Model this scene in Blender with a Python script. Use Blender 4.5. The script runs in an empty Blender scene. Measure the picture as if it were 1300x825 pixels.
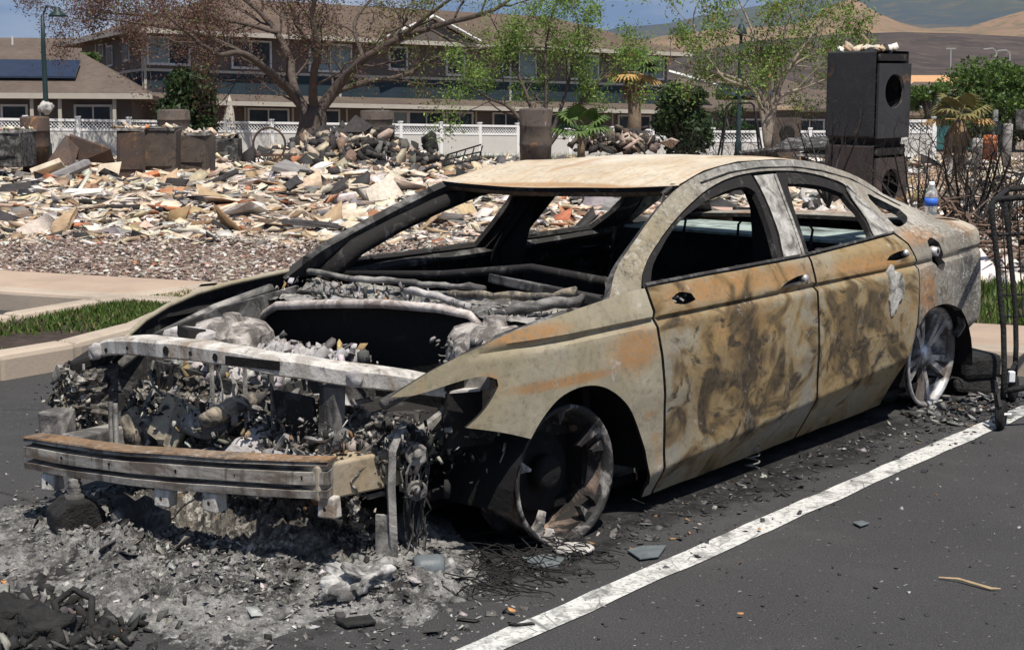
import bpy, bmesh, math, random
import numpy as np
from mathutils import Vector, Matrix, noise as mnoise
from mathutils.geometry import delaunay_2d_cdt

scene = bpy.context.scene
COL = scene.collection
# ------------------------------------------------------------------ camera
F, PIT, CH = 2000.0, 0.1591, 1.62
cam_d = bpy.data.cameras.new('camera'); cam = bpy.data.objects.new('camera', cam_d); COL.objects.link(cam)
cam.location = (0, 0, CH); cam.rotation_euler = (math.pi/2 - PIT, 0, 0)
cam_d.sensor_width = 36; cam_d.lens = 36*F/1300; cam_d.clip_start = 0.05; cam_d.clip_end = 20000
scene.camera = cam
# ------------------------------------------------------------------ world and sun
SUN = Vector((0.15, -0.37, 0.92)).normalized()
world = bpy.data.worlds.new('World'); scene.world = world; world.use_nodes = True
wt = world.node_tree; wt.nodes.clear()
sky = wt.nodes.new('ShaderNodeTexSky'); sky.sky_type = 'NISHITA'; sky.sun_disc = False
sky.sun_elevation = math.asin(SUN.z); sky.sun_rotation = math.atan2(SUN.x, SUN.y)
sky.air_density = 1.0; sky.dust_density = 0.2; sky.ozone_density = 2.0; sky.altitude = 200
hs = wt.nodes.new('ShaderNodeHueSaturation'); hs.inputs['Saturation'].default_value = 1.05; hs.inputs['Value'].default_value = 1.0
stc = wt.nodes.new('ShaderNodeTexCoord'); sva = wt.nodes.new('ShaderNodeVectorMath'); sva.operation = 'ADD'; sva.inputs[1].default_value = (0, 0, .30)
svn = wt.nodes.new('ShaderNodeVectorMath'); svn.operation = 'NORMALIZE'; wt.links.new(stc.outputs['Generated'], sva.inputs[0]); wt.links.new(sva.outputs[0], svn.inputs[0]); wt.links.new(svn.outputs[0], sky.inputs[0])
wt.links.new(sky.outputs[0], hs.inputs['Color'])
tc = wt.nodes.new('ShaderNodeTexCoord'); mp = wt.nodes.new('ShaderNodeMapping'); mp.inputs['Scale'].default_value = (2.2, 2.2, 9)
mp.inputs['Location'].default_value = (0.35, 0.1, 0.4)
cn = wt.nodes.new('ShaderNodeTexNoise'); cn.inputs['Scale'].default_value = 1.6; cn.inputs['Detail'].default_value = 6; cn.inputs['Roughness'].default_value = 0.55
cr = wt.nodes.new('ShaderNodeValToRGB'); cr.color_ramp.elements[0].position = 0.48; cr.color_ramp.elements[1].position = 0.76
cmx = wt.nodes.new('ShaderNodeMixRGB'); cmx.inputs[2].default_value = (6.2, 6.6, 7.2, 1)
wt.links.new(tc.outputs['Generated'], mp.inputs[0]); wt.links.new(mp.outputs[0], cn.inputs['Vector']); wt.links.new(cn.outputs['Fac'], cr.inputs[0])
wt.links.new(cr.outputs[0], cmx.inputs[0]); wt.links.new(hs.outputs[0], cmx.inputs[1])
bgn = wt.nodes.new('ShaderNodeBackground'); bgn.inputs['Strength'].default_value = 0.09
wo = wt.nodes.new('ShaderNodeOutputWorld')
wt.links.new(cmx.outputs[0], bgn.inputs['Color']); wt.links.new(bgn.outputs[0], wo.inputs[0])
sd = bpy.data.lights.new('sun', 'SUN'); sd.energy = 5.0; sd.angle = math.radians(0.53); sd.color = (1.0, 0.95, 0.87)
sun = bpy.data.objects.new('sun', sd); COL.objects.link(sun); sun.rotation_euler = (-SUN).to_track_quat('-Z', 'Y').to_euler(); sun.location = (0, -20, 40)
vs = scene.view_settings; vs.view_transform = 'Standard'; vs.look = 'None'; vs.exposure = 0.2; vs.gamma = 1.0; vs.use_curve_mapping = False

# ------------------------------------------------------------------ helpers
R = random.Random(7)
rng = np.random.default_rng(11)
_cp, _sp = math.cos(PIT), math.sin(PIT)
def at(u, v, d):                       # a place seen in the photograph, at depth d metres
    a, b = (u-650)/F, (412.5-v)/F
    return Vector((a*d, (_cp+b*_sp)*d, CH+(-_sp+b*_cp)*d))
def gnd(u, v, z=0.0):                  # where the line of sight meets level z
    r = at(u, v, 1.0) - Vector((0, 0, CH))
    return Vector((0, 0, CH)) + r*((z-CH)/r.z)

def link(name, me, parent=None, mats=None, smooth=False):
    o = bpy.data.objects.new(name, me); COL.objects.link(o)
    if parent is not None: o.parent = parent
    for m in (mats if isinstance(mats, (list, tuple)) else [mats]):
        if m is not None and len(me.materials) < 8: me.materials.append(m)
    if smooth: me.shade_smooth()
    return o
def mesh(name, V, Fc):
    me = bpy.data.meshes.new(name); me.from_pydata([tuple(v) for v in V], [], Fc); me.update(); return me
def tag(o, label, cat, group=None):
    o['label'] = label; o['category'] = cat
    if group: o['group'] = group
    return o
def empty(name, loc=(0, 0, 0), rz=0, rx=0):
    o = bpy.data.objects.new(name, None); COL.objects.link(o); o.location = loc; o.rotation_euler = (rx, 0, rz); o.empty_display_size = 0.2; return o
def struct(o): o['kind'] = 'structure'; return o
def stuff(o, label=None, cat=None):
    o['kind'] = 'stuff'
    if label: o['label'] = label; o['category'] = cat
    return o

class MB:
    def __init__(s): s.v = []; s.f = []
    def add(s, V, Fc):
        n = len(s.v); s.v += [tuple(p) for p in V]; s.f += [tuple(i+n for i in f) for f in Fc]; return s
    def box(s, c, d, rot=None, jit=0.0):
        P = []
        for sx, sy, sz in ((-1,-1,-1),(1,-1,-1),(1,1,-1),(-1,1,-1),(-1,-1,1),(1,-1,1),(1,1,1),(-1,1,1)):
            p = Vector((sx*d[0]/2, sy*d[1]/2, sz*d[2]/2))
            if jit: p += Vector((R.uniform(-jit, jit), R.uniform(-jit, jit), R.uniform(-jit, jit)))
            if rot is not None: p = rot @ p
            P.append(p+Vector(c))
        return s.add(P, [(0,3,2,1),(4,5,6,7),(0,1,5,4),(1,2,6,5),(2,3,7,6),(3,0,4,7)])
    def tube(s, pts, r, n=6, cap=True):
        pts = [Vector(p) for p in pts]; rr = r if isinstance(r, (list, tuple)) else [r]*len(pts)
        V = []; Fc = []; up = None
        for i, p in enumerate(pts):
            t = (pts[min(i+1, len(pts)-1)]-pts[max(i-1, 0)])
            if t.length < 1e-9: t = Vector((0, 0, 1))
            t.normalize()
            if up is None:
                up = Vector((0, 0, 1)) if abs(t.z) < .9 else Vector((1, 0, 0))
            a = t.cross(up)
            if a.length < 1e-6: a = t.orthogonal()
            a.normalize(); b = t.cross(a); up = -b if b.length else up
            for k in range(n):
                w = 2*math.pi*k/n; V.append(p+a*(math.cos(w)*rr[i])+b*(math.sin(w)*rr[i]))
        for i in range(len(pts)-1):
            for k in range(n):
                k2 = (k+1) % n; Fc.append((i*n+k, i*n+k2, (i+1)*n+k2, (i+1)*n+k))
        if cap: Fc.append(tuple(range(n-1, -1, -1))); Fc.append(tuple((len(pts)-1)*n+k for k in range(n)))
        return s.add(V, Fc)
    def lathe(s, prof, n=32, M=None, closed=False):   # prof: (r, h) about local Z
        V = []; Fc = []; m = len(prof)
        for k in range(n):
            w = 2*math.pi*k/n
            for r, h in prof:
                p = Vector((math.cos(w)*r, math.sin(w)*r, h)); V.append(M @ p if M is not None else p)
        for k in range(n):
            k2 = (k+1) % n
            for i in range(m-1 if not closed else m):
                j = (i+1) % m; Fc.append((k*m+i, k2*m+i, k2*m+j, k*m+j))
        return s.add(V, Fc)
    def prism(s, poly, axis_vec, M=None):  # poly: 3d points, extruded
        n = len(poly); V = [Vector(p) for p in poly]+[Vector(p)+Vector(axis_vec) for p in poly]
        Fc = [tuple(range(n-1, -1, -1)), tuple(range(n, 2*n))]+[(i, (i+1) % n, n+(i+1) % n, n+i) for i in range(n)]
        return s.add([M @ v if M is not None else v for v in V], Fc)
    def obj(s, name, mat, parent=None, smooth=False, bevel=0):
        me = mesh(name, s.v, s.f)
        o = link(name, me, parent, mat, smooth)
        if bevel:
            b = o.modifiers.new('bevel', 'BEVEL'); b.width = bevel; b.segments = 2; b.limit_method = 'ANGLE'
        return o
def jumble(n, centre, spread, size, flat=0.35, seed=1, zf=None, tilt=0.5, aspect=(0.35, 1.0)):
    """numpy soup of n irregular chunks; returns verts (n*8,3)"""
    g = np.random.default_rng(seed)
    base = np.array([(-1,-1,-1),(1,-1,-1),(1,1,-1),(-1,1,-1),(-1,-1,1),(1,-1,1),(1,1,1),(-1,1,1)], float)*.5
    P = np.repeat(base[None], n, 0)+g.uniform(-.22, .22, (n, 8, 3))
    sz = g.uniform(0, 1, n)**2.2*(size[1]-size[0])+size[0]
    S = np.stack([sz, sz*g.uniform(aspect[0], aspect[1], n), sz*flat*g.uniform(.25, 1, n)], 1)
    P *= S[:, None, :]
    rz = g.uniform(0, 2*np.pi, n); rx = g.normal(0, tilt, n); ry = g.normal(0, tilt, n)
    def rot(P, a, i, j):
        c, s_ = np.cos(a)[:, None], np.sin(a)[:, None]; A = P[:, :, i].copy(); B = P[:, :, j].copy()
        P[:, :, i] = c*A-s_*B; P[:, :, j] = s_*A+c*B
    rot(P, rx, 1, 2); rot(P, ry, 0, 2); rot(P, rz, 0, 1)
    return P, sz, g
def soup_obj(name, P, cols, mat, parent=None):
    n = len(P); me = bpy.data.meshes.new(name)
    me.vertices.add(n*8); me.vertices.foreach_set('co', P.reshape(-1).astype(np.float32))
    q = np.array([(0,3,2,1),(4,5,6,7),(0,1,5,4),(1,2,6,5),(2,3,7,6),(3,0,4,7)])
    idx = (q[None]+(np.arange(n)*8)[:, None, None]).reshape(-1)
    me.loops.add(n*24); me.loops.foreach_set('vertex_index', idx.astype(np.int32))
    me.polygons.add(n*6); me.polygons.foreach_set('loop_start', (np.arange(n*6)*4).astype(np.int32))
    me.update(calc_edges=True); me.validate()
    at_ = me.color_attributes.new('Col', 'FLOAT_COLOR', 'POINT')
    c = np.ones((n, 8, 4), np.float32); c[:, :, :3] = cols[:, None, :]
    at_.data.foreach_set('color', c.reshape(-1))
    return link(name, me, parent, mat)
def pick(g, n, pal):     # pal: list of (weight, colour); jittered
    w = np.array([p[0] for p in pal], float); w /= w.sum()
    c = np.array([p[1] for p in pal])[g.choice(len(pal), n, p=w)]
    return np.clip(c*g.uniform(.72, 1.2, (n, 1))*g.uniform(.94, 1.06, (n, 3)), .004, .9)

# ------------------------------------------------------------------ materials
class NT:
    def __init__(s, name, rough=0.85, spec=0.25, metal=0.0):
        s.m = bpy.data.materials.new(name); s.m.use_nodes = True; s.t = s.m.node_tree
        s.b = s.t.nodes['Principled BSDF']; s.b.inputs['Roughness'].default_value = rough
        s.b.inputs['Specular IOR Level'].default_value = spec; s.b.inputs['Metallic'].default_value = metal
        s.tc = s.t.nodes.new('ShaderNodeTexCoord'); s.P = s.tc.outputs['Object']
        g = s.t.nodes.new('ShaderNodeNewGeometry'); s.W = g.outputs['Position']
    def n(s, t): return s.t.nodes.new(t)
    def L(s, a, b):
        if isinstance(a, (int, float)): b.default_value = a
        elif isinstance(a, (tuple, list)): b.default_value = (*a, 1) if len(a) == 3 and len(b.default_value) == 4 else a
        else: s.t.links.new(a, b)
    def map(s, vec, scale=(1, 1, 1), loc=(0, 0, 0), rot=(0, 0, 0)):
        n = s.n('ShaderNodeMapping'); s.L(vec, n.inputs[0]); n.inputs['Scale'].default_value = scale; n.inputs['Location'].default_value = loc; n.inputs['Rotation'].default_value = rot; return n.outputs[0]
    def noise(s, vec, scale, det=4, rough=.55, dist=0, out='Fac'):
        n = s.n('ShaderNodeTexNoise'); s.L(vec, n.inputs['Vector']); n.inputs['Scale'].default_value = scale; n.inputs['Detail'].default_value = det
        n.inputs['Roughness'].default_value = rough; n.inputs['Distortion'].default_value = dist; return n.outputs[out]
    def voro(s, vec, scale, feat='F1', out='Distance'):
        n = s.n('ShaderNodeTexVoronoi'); n.feature = feat; s.L(vec, n.inputs['Vector']); n.inputs['Scale'].default_value = scale; return n.outputs[out]
    def ramp(s, fac, st):
        n = s.n('ShaderNodeValToRGB'); e = n.color_ramp.elements
        while len(e) < len(st): e.new(.5)
        for i, (p, c) in enumerate(st):
            e[i].position = p; e[i].color = (c, c, c, 1) if isinstance(c, (int, float)) else (*c, 1)
        s.L(fac, n.inputs[0]); return n.outputs[0]
    def mix(s, fac, a, b, mode='MIX'):
        n = s.n('ShaderNodeMixRGB'); n.blend_type = mode; s.L(fac, n.inputs[0]); s.L(a, n.inputs[1]); s.L(b, n.inputs[2]); return n.outputs[0]
    def math(s, op, a, b=0.0, clamp=False):
        n = s.n('ShaderNodeMath'); n.operation = op; n.use_clamp = clamp; s.L(a, n.inputs[0]); s.L(b, n.inputs[1]); return n.outputs[0]
    def xyz(s, vec):
        n = s.n('ShaderNodeSeparateXYZ'); s.L(vec, n.inputs[0]); return n.outputs
    def zone(s, c, r, soft=.5, warp=None):     # ellipsoidal stain mask in object space
        d = s.map(s.P, tuple(1/a for a in r), tuple(-b/a for a, b in zip(r, c)))
        n = s.n('ShaderNodeVectorMath'); n.operation = 'LENGTH'; s.L(d, n.inputs[0]); o = n.outputs['Value']
        if warp is not None: o = s.math('ADD', o, s.math('MULTIPLY', s.math('SUBTRACT', warp, .5), 1.1))
        mr = s.n('ShaderNodeMapRange'); mr.interpolation_type = 'SMOOTHSTEP'; s.L(o, mr.inputs[0]); mr.inputs[1].default_value = 1+soft/2; mr.inputs[2].default_value = 1-soft; return mr.outputs[0]
    def bump(s, h, st=.4, dist=.02):
        n = s.n('ShaderNodeBump'); n.inputs['Strength'].default_value = st; n.inputs['Distance'].default_value = dist; s.L(h, n.inputs['Height']); s.t.links.new(n.outputs[0], s.b.inputs['Normal']); return s
    def col(s, c): s.L(c, s.b.inputs['Base Color']); return s.m
    def rgh(s, r): s.L(r, s.b.inputs['Roughness']); return s
def plain(name, c, rough=.8, var=.25, scale=6, bump=.15, spec=.25, metal=0, dirt=None):
    q = NT(name, rough, spec, metal); a = q.noise(q.P, scale, 5, .6)
    k = q.ramp(a, [(.25, 1-var), (.75, 1+var)])
    cc = q.mix(1, c, k, 'MULTIPLY')
    if dirt:
        cc = q.mix(q.ramp(q.noise(q.P, scale*.45, 6, .65, .6), [(.5, 0), (.66, 1)]), cc, dirt)
    if bump: q.bump(q.noise(q.P, scale*4, 4, .6), bump, .02)
    return q.col(cc)
M = {}
SOOT = (.022, .02, .019); OCH = (.27, .175, .075); BEI = (.36, .32, .24); RUST = (.34, .17, .06); ASH = (.46, .44, .41); GRY = (.22, .215, .20)
def burnt(name, base, second, rust=.5, soot=.5, ash=.5, zones=(), rustz=(), streak=None, seed=0, greyz=(), speck=0):
    q = NT(name, .8, .22); P = q.map(q.P, (1, 1, 1), (seed*3.1, seed*1.7, seed*.9))
    big = q.noise(P, 2.1, 5, .55, .7); mid = q.noise(P, 5.5, 6, .62, 1.2); fine = q.noise(P, 42, 5, .7)
    c = q.mix(q.ramp(big, [(.40, 0), (.60, 1)]), base, second)
    c = q.mix(q.ramp(mid, [(.3, .55), (.7, 0)]), c, tuple(a*.62 for a in second))
    w = q.noise(P, 3.2, 6, .6, 1.5)
    rm = q.ramp(q.noise(q.map(P, (1, 1, 1), (7, 3, 2)), 2.6, 6, .6, .9), [(.5+.12*(1-rust), 0), (.60+.12*(1-rust), 1)])
    for z in rustz: rm = q.math('MAXIMUM', rm, q.math('MULTIPLY', q.zone(z[0], z[1], .6, w), .9))
    rm = q.math('MULTIPLY', rm, q.ramp(fine, [(.3, .35), (.6, 1)]))
    c = q.mix(rm, c, RUST)
    for z in greyz: c = q.mix(q.math('MULTIPLY', q.zone(z[0], z[1], .8, w), .8), c, z[2])
    sw = q.math('ADD', q.math('MULTIPLY', q.noise(q.map(P, (1.0, 1, 1.2), (1.6, 9, 4.7), (0, .6, 0)), 3.6, 10, .68, 1.7), .62), q.math('MULTIPLY', q.noise(q.map(P, (1, 1, 1.6), (4, 2, 8), (0, -.5, 0)), 10, 8, .72, 1.6), .38))
    sm = q.ramp(sw, [(.46, 0), (.53, 1)])
    zone = None
    for z in zones:
        a = q.zone(z[0], z[1], .7, mid); zone = a if zone is None else q.math('MAXIMUM', zone, a)
    if zone is not None:
        s1 = q.math('ADD', q.noise(q.map(P, (1, 1, 1.15), (1.6, 9, 4.7), (0, .7, 0)), 2.9, 4, .5, 2.6), q.math('MULTIPLY', zone, .15))
        s2 = q.math('ADD', q.noise(q.map(P, (1, 1, 1.3), (6.1, 2, 1.2), (0, -.4, 0)), 5.5, 7, .6, 1.8), q.math('MULTIPLY', zone, .12))
        c = q.mix(q.ramp(s1, [(.50, 0), (.61, .8)]), c, (.19, .12, .048))
        sm2 = q.math('MULTIPLY', q.math('MAXIMUM', q.math('MULTIPLY', q.ramp(s1, [(.59, 0), (.69, .95)]), q.ramp(mid, [(.3, .55), (.6, 1)])), q.ramp(s2, [(.61, 0), (.71, .95)])), q.ramp(fine, [(.25, .6), (.55, 1)]))
        c = q.mix(q.math('MULTIPLY', zone, .55), c, q.mix(q.ramp(mid, [(.42, 0), (.58, 1)]), (.34, .235, .10), (.19, .135, .07)))
        c = q.mix(sm2, c, (.035, .029, .023))
        c = q.mix(q.math('MULTIPLY', zone, q.ramp(q.noise(q.map(P, (1, 1, .6), (3, 3, 3)), 6, 8, .72, .8), [(.60, 0), (.70, .7)])), c, (.36, .33, .27))
    if soot:
        c = q.mix(q.math('MULTIPLY', q.ramp(q.noise(P, 4.1, 7, .62, 2.0), [(.66-.2*soot, 0), (.76-.2*soot, 1)]), .8), c, (.04, .035, .03))
    if ash:
        am = q.ramp(q.noise(P, 9, 8, .75, .5), [(.66-.1*ash, 0), (.74-.1*ash, .75)])
        c = q.mix(am, c, ASH)
    c = q.mix(q.ramp(fine, [(.30, .42), (.5, 0)]), c, (.08, .065, .045))
    if streak:
        st = q.noise(q.map(q.P, streak), 3.0, 6, .6, .4); c = q.mix(q.ramp(st, [(.50, 0), (.70, .5)]), c, (.40, .235, .10))
    if speck: pm = q.ramp(q.noise(q.P, 5, 5, .6, .5), [(.42, 0), (.60, speck)]); c = q.mix(q.math('MULTIPLY', pm, q.ramp(q.noise(q.map(q.P, (.6, 1, 1.4)), 48, 7, .85), [(.50, 0), (.60, 1)])), c, (.56, .54, .50)); c = q.mix(q.math('MULTIPLY', q.ramp(q.noise(q.map(q.P, (1, 1, 1), (5, 5, 5)), 4, 5, .6, .5), [(.44, 0), (.58, speck)]), q.ramp(q.noise(q.P, 28, 7, .8), [(.40, 1), (.52, 0)])), c, (.045, .042, .04))
    h = q.math('ADD', q.math('MULTIPLY', fine, .35), q.math('MULTIPLY', mid, .8))
    q.bump(h, .35, .012); q.rgh(q.ramp(mid, [(.3, .62), (.7, .92)]))
    return q.col(c)
# visible side is local y negative
M['fender'] = burnt('burnt_fender', BEI, (.31, .265, .175), .15, 0, .55, (), [((.42, -.9, .64), (.17, .5, .085)), ((-.12, -.9, .765), (.2, .5, .03)), ((.05, -.9, .585), (.3, .5, .02)), ((-.3, -.9, .62), (.05, .5, .04))], seed=1)
M['door'] = burnt('burnt_door', (.32, .285, .205), (.31, .225, .115), .2, .1, .4, [((1.15, -.9, .46), (.55, .6, .30)), ((2.15, -.9, .48), (.46, .6, .25)), ((1.2, -.9, .30), (.4, .5, .14))], [((1.0, -.9, .80), (.5, .5, .05)), ((1.55, -.9, .79), (.2, .5, .06)), ((1.15, -.9, .64), (.22, .5, .1)), ((2.2, -.9, .78), (.4, .5, .05))], seed=2,
                  greyz=[((.68, -.9, .42), (.12, .5, .35), (.24, .23, .20)), ((1.66, -.9, .4), (.09, .5, .4), (.20, .195, .17)), ((1.4, -.9, .2), (.6, .5, .07), (.30, .28, .235))])
M['quarter'] = burnt('burnt_quarter', (.34, .30, .235), (.25, .225, .185), .3, .15, .8, [], [((2.8, -.9, .86), (.25, .5, .05)), ((3.4, -.9, .87), (.15, .5, .08)), ((2.75, -.9, .6), (.1, .5, .14))], seed=3,
                     greyz=[((3.30, -.8, .63), (.19, .6, .27), (.03, .032, .037)), ((2.95, -.8, .98), (.3, .6, .12), (.42, .385, .325)), ((1.7, -.6, 1.25), (1.0, .6, .06), (.24, .235, .22)), ((.7, -.75, 1.0), (.45, .6, .3), (.27, .225, .14)), ((3.5, -.75, .87), (.12, .5, .06), (.5, .43, .32))], speck=.75)  # last zone paints sunlight on the trunk corner as cream
M['roof'] = burnt('burnt_roof', (.56, .455, .32), (.62, .53, .40), .0, .0, .7, [], [((1.05, 0, 1.2), (.03, .9, .3)), ((2.0, -.35, 1.2), (.25, .05, .3)), ((1.5, .15, 1.2), (.25, .04, .3))], (2, 9, 1), seed=5, greyz=[((1.9, .1, 1.3), (.5, .25, .3), (.62, .56, .47))])
def ashsteel():
    q = NT('streaked_ash_steel', .85, .2); a = q.noise(q.map(q.P, (4, 4, .8)), 3.2, 7, .68, .5); b = q.noise(q.P, 26, 6, .75); z = q.noise(q.P, 4.5, 6, .65, 1.0)
    c = q.mix(q.ramp(a, [(.42, 0), (.60, 1)]), (.60, .57, .52), (.36, .33, .29)); c = q.mix(q.ramp(z, [(.52, 0), (.66, .85)]), c, (.22, .15, .095)); c = q.mix(q.ramp(b, [(.56, 0), (.68, .85)]), c, (.07, .065, .06))
    q.bump(b, .5, .012); return q.col(c)
M['ashsteel'] = ashsteel()
def soot(name, c=SOOT, hi=(.10, .095, .09), amt=.35, sc=9, rough=.9):
    q = NT(name, rough, .2); a = q.noise(q.P, sc, 7, .68, .8); b = q.noise(q.P, sc*5, 4, .7)
    cc = q.mix(q.ramp(a, [(.62-.2*amt, 0), (.72-.1*amt, 1)]), c, hi)
    q.bump(q.math('ADD', a, q.math('MULTIPLY', b, .4)), .5, .02); return q.col(cc)
M['soot'] = soot('soot_black')
M['void'] = soot('soot_and_shade', (.012, .011, .011), (.022, .02, .019), .3, 9)  # blacker than soot: shade of wheel wells and cabin painted in
M['soot_grey'] = soot('sooty_steel', (.04, .038, .036), (.20, .19, .18), .7, 7)
M['steel'] = soot('scorched_steel', (.09, .085, .08), (.34, .32, .29), 1.0, 6)
M['pillar'] = soot('bare_pillar', (.13, .12, .105), (.46, .44, .40), 1.2, 11)
M['ashy'] = soot('ash_crust', (.20, .19, .19), (.56, .52, .49), 1.2, 5)
M['pinkash'] = soot('pink_ash_crust', (.24, .19, .165), (.60, .545, .50), 1.1, 9)
def beam_mat():
    q = NT('rusted_beam', .78, .25); a = q.noise(q.map(q.P, (6, 1.6, 6)), 2.4, 6, .65, .5); z = q.noise(q.P, 14, 6, .7)
    c = q.mix(q.ramp(a, [(.40, 0), (.58, 1)]), (.35, .325, .285), (.13, .105, .085)); c = q.mix(q.ramp(q.noise(q.map(q.P, (2, 7, .7)), 3.5, 6, .7, .3), [(.50, 0), (.62, .8)]), c, (.075, .06, .05))
    c = q.mix(q.ramp(z, [(.58, 0), (.72, .6)]), c, (.26, .135, .06)); c = q.mix(q.ramp(a, [(.30, .7), (.42, 0)]), c, (.42, .39, .34))
    q.bump(z, .35, .01); return q.col(c)
M['beam'] = beam_mat()
M['rustflange'] = burnt('rusty_flange', (.22, .15, .095), (.26, .15, .075), .3, .62, .5, seed=8, speck=.5)
def alloy():
    q = NT('heat_stained_alloy', .38, .5, .55); a = q.noise(q.P, 7, 6, .65, .6)
    c = q.mix(q.ramp(a, [(.42, 0), (.58, 1)]), (.72, .70, .68), (.20, .17, .15)); c = q.mix(q.ramp(q.noise(q.P, 17, 4, .6), [(.58, 0), (.7, .8)]), c, (.05, .045, .045))
    q.rgh(q.ramp(a, [(.4, .32), (.6, .75)])); q.bump(a, .2, .01); return q.col(c)
M['alloy'] = alloy()
M['sootalloy'] = soot('sooted_alloy', (.03, .028, .027), (.46, .43, .40), .62, 5, .6)
M['barrel'] = soot('sooty_shaded_barrel', (.025, .022, .02), (.30, .22, .17), .75, 6)  # soot plus the shade under the fender, put into the barrel colour
def asphalt():
    q = NT('asphalt', .9, .2); a = q.noise(q.W, 130, 3, .7); b = q.noise(q.W, 1.1, 5, .6, .4); g = q.voro(q.W, 95)
    c = q.mix(q.ramp(a, [(.3, 0), (.72, 1)]), (.034, .033, .033), (.066, .064, .063))
    c = q.mix(q.ramp(b, [(.35, .45), (.65, 0)]), c, (.030, .029, .029))
    # dusty, ash-trodden ground towards the burnt car, ends with a ragged edge
    c = q.mix(q.math('MULTIPLY', q.ramp(q.noise(q.W, 2.6, 7, .7, .5), [(.5, 0), (.72, .55)]), q.ramp(q.noise(q.W, .5, 2), [(.4, 0), (.6, 1)])), c, (.095, .09, .085))
    ck = q.math('MULTIPLY', q.ramp(q.voro(q.mix(.12, q.W, q.noise(q.W, 2.2, 4, .6, 0, 'Color')), .9, 'DISTANCE_TO_EDGE'), [(.004, 1), (.010, 0)]), q.ramp(q.noise(q.W, .45, 2), [(.48, 0), (.54, 1)])); c = q.mix(q.math('MULTIPLY', ck, .7), c, (.018, .017, .017)); c = q.mix(q.ramp(q.noise(q.W, .9, 3, .5, .6), [(.60, 0), (.68, .5)]), c, (.028, .027, .027)); c = q.mix(q.ramp(q.noise(q.W, 240, 2, .5), [(.56, 0), (.66, .55)]), c, (.15, .145, .14))
    st = q.ramp(q.noise(q.W, 45, 2, .5), [(.69, 0), (.73, 1)]); c = q.mix(q.math('MULTIPLY', st, .5), c, (.25, .24, .23))
    q.bump(q.math('ADD', a, q.math('MULTIPLY', g, .5)), .55, .006); return q.col(c)
M['asphalt'] = asphalt()
def linepaint():
    q = NT('worn_white_paint', .75, .3); a = q.noise(q.W, 9, 7, .7, .4); b = q.noise(q.W, 60, 4, .7)
    cr_ = q.voro(q.map(q.W, (1, 1, 1)), 7, 'DISTANCE_TO_EDGE')
    m = q.math('MAXIMUM', q.ramp(a, [(.49, 0), (.62, .8)]), q.ramp(b, [(.52, 0), (.64, .75)])); m = q.math('MAXIMUM', m, q.math('MULTIPLY', q.ramp(cr_, [(.006, .8), (.016, 0)]), q.ramp(q.noise(q.W, 1.7, 2), [(.5, 0), (.56, 1)])))
    q.bump(b, .3, .004); return q.col(q.mix(m, (.56, .55, .515), (.085, .082, .078)))
M['paint'] = linepaint()
def concrete(name, c, dark):
    q = NT(name, .9, .2); a = q.noise(q.W, 1.7, 6, .6, .5); b = q.noise(q.W, 60, 4, .7)
    cc = q.mix(q.ramp(a, [(.42, 0), (.68, 1)]), c, dark); cc = q.mix(q.ramp(b, [(.3, .25), (.5, 0)]), cc, tuple(k*.6 for k in c))
    q.bump(b, .3, .006); return q.col(cc)
M['sidewalk'] = concrete('sidewalk_concrete', (.42, .315, .235), (.33, .25, .19))
M['kerb'] = concrete('kerb_concrete', (.44, .36, .28), (.30, .25, .20))
def attr_mat(name, rough=.9, sc=14, transl=False):
    q = NT(name, rough, .2); a = q.n('ShaderNodeAttribute'); a.attribute_name = 'Col'
    k = q.ramp(q.noise(q.W, sc, 5, .65), [(.25, .6), (.75, 1.25)]); q.bump(q.noise(q.W, sc*4, 3, .6), .3, .02)
    m = q.col(q.mix(1, a.outputs['Color'], k, 'MULTIPLY'))
    return m
M['rubble'] = attr_mat('rubble_chunks'); M['flake'] = attr_mat('ash_flakes', .9, 40)
def leafmat(name):
    q = NT(name, .55, .3); a = q.n('ShaderNodeAttribute'); a.attribute_name = 'Col'
    q.b.inputs['Subsurface Weight'].default_value = 0
    m = q.col(a.outputs['Color']); t = q.n('ShaderNodeBsdfTranslucent'); q.L(a.outputs['Color'], t.inputs['Color'])
    mx = q.n('ShaderNodeMixShader'); mx.inputs[0].default_value = .3; out = q.t.nodes['Material Output']
    q.t.links.new(q.b.outputs[0], mx.inputs[1]); q.t.links.new(t.outputs[0], mx.inputs[2]); q.t.links.new(mx.outputs[0], out.inputs[0]); return m
M['leaf'] = leafmat('leaves')
# ------------------------------------------------------------------ ground
def terr(x, y):
    if y < 14.5: return -0.03
    if y < 95: return -0.03-0.0385*(y-14.5)
    if y < 300: return -3.13-0.0135*(y-95)
    return -5.9-0.0198*(y-300)
def mound(x, y):                      # heaps of rubble above the falling lot
    if y < 13.5 or y > 66: return 0.0
    e = min(1, (y-13.5)/9)*min(1, (66-y)/12)
    n1 = mnoise.noise(Vector((x*.11+3, y*.09, 1.3))); n2 = mnoise.noise(Vector((x*.33, y*.3, 7.7))); n3 = mnoise.noise(Vector((x*.9, y*.8, 2.2)))
    h = e*(.16+.42*max(0, n1+.15)+.26*n2+.20*n3)*(1 if y < 32 else max(.45, 1-(y-32)/30))
    h += .95*math.exp(-(((x+4.6)/2.0)**2+((y-46)/4)**2)) + .12*math.exp(-(((x+4.6)/2.5)**2+((y-29)/4)**2))
    if x > 3.2 and y < 24: h *= max(.25, 1-(x-3.2)/2.5)
    return max(0.0, h)
xs = sorted(set([-3000, -1500, -700, -300, -150, -90, -60]+[-45+k*.75 for k in range(121)]+[60, 90, 150, 300, 700, 1500, 3000]))
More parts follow.
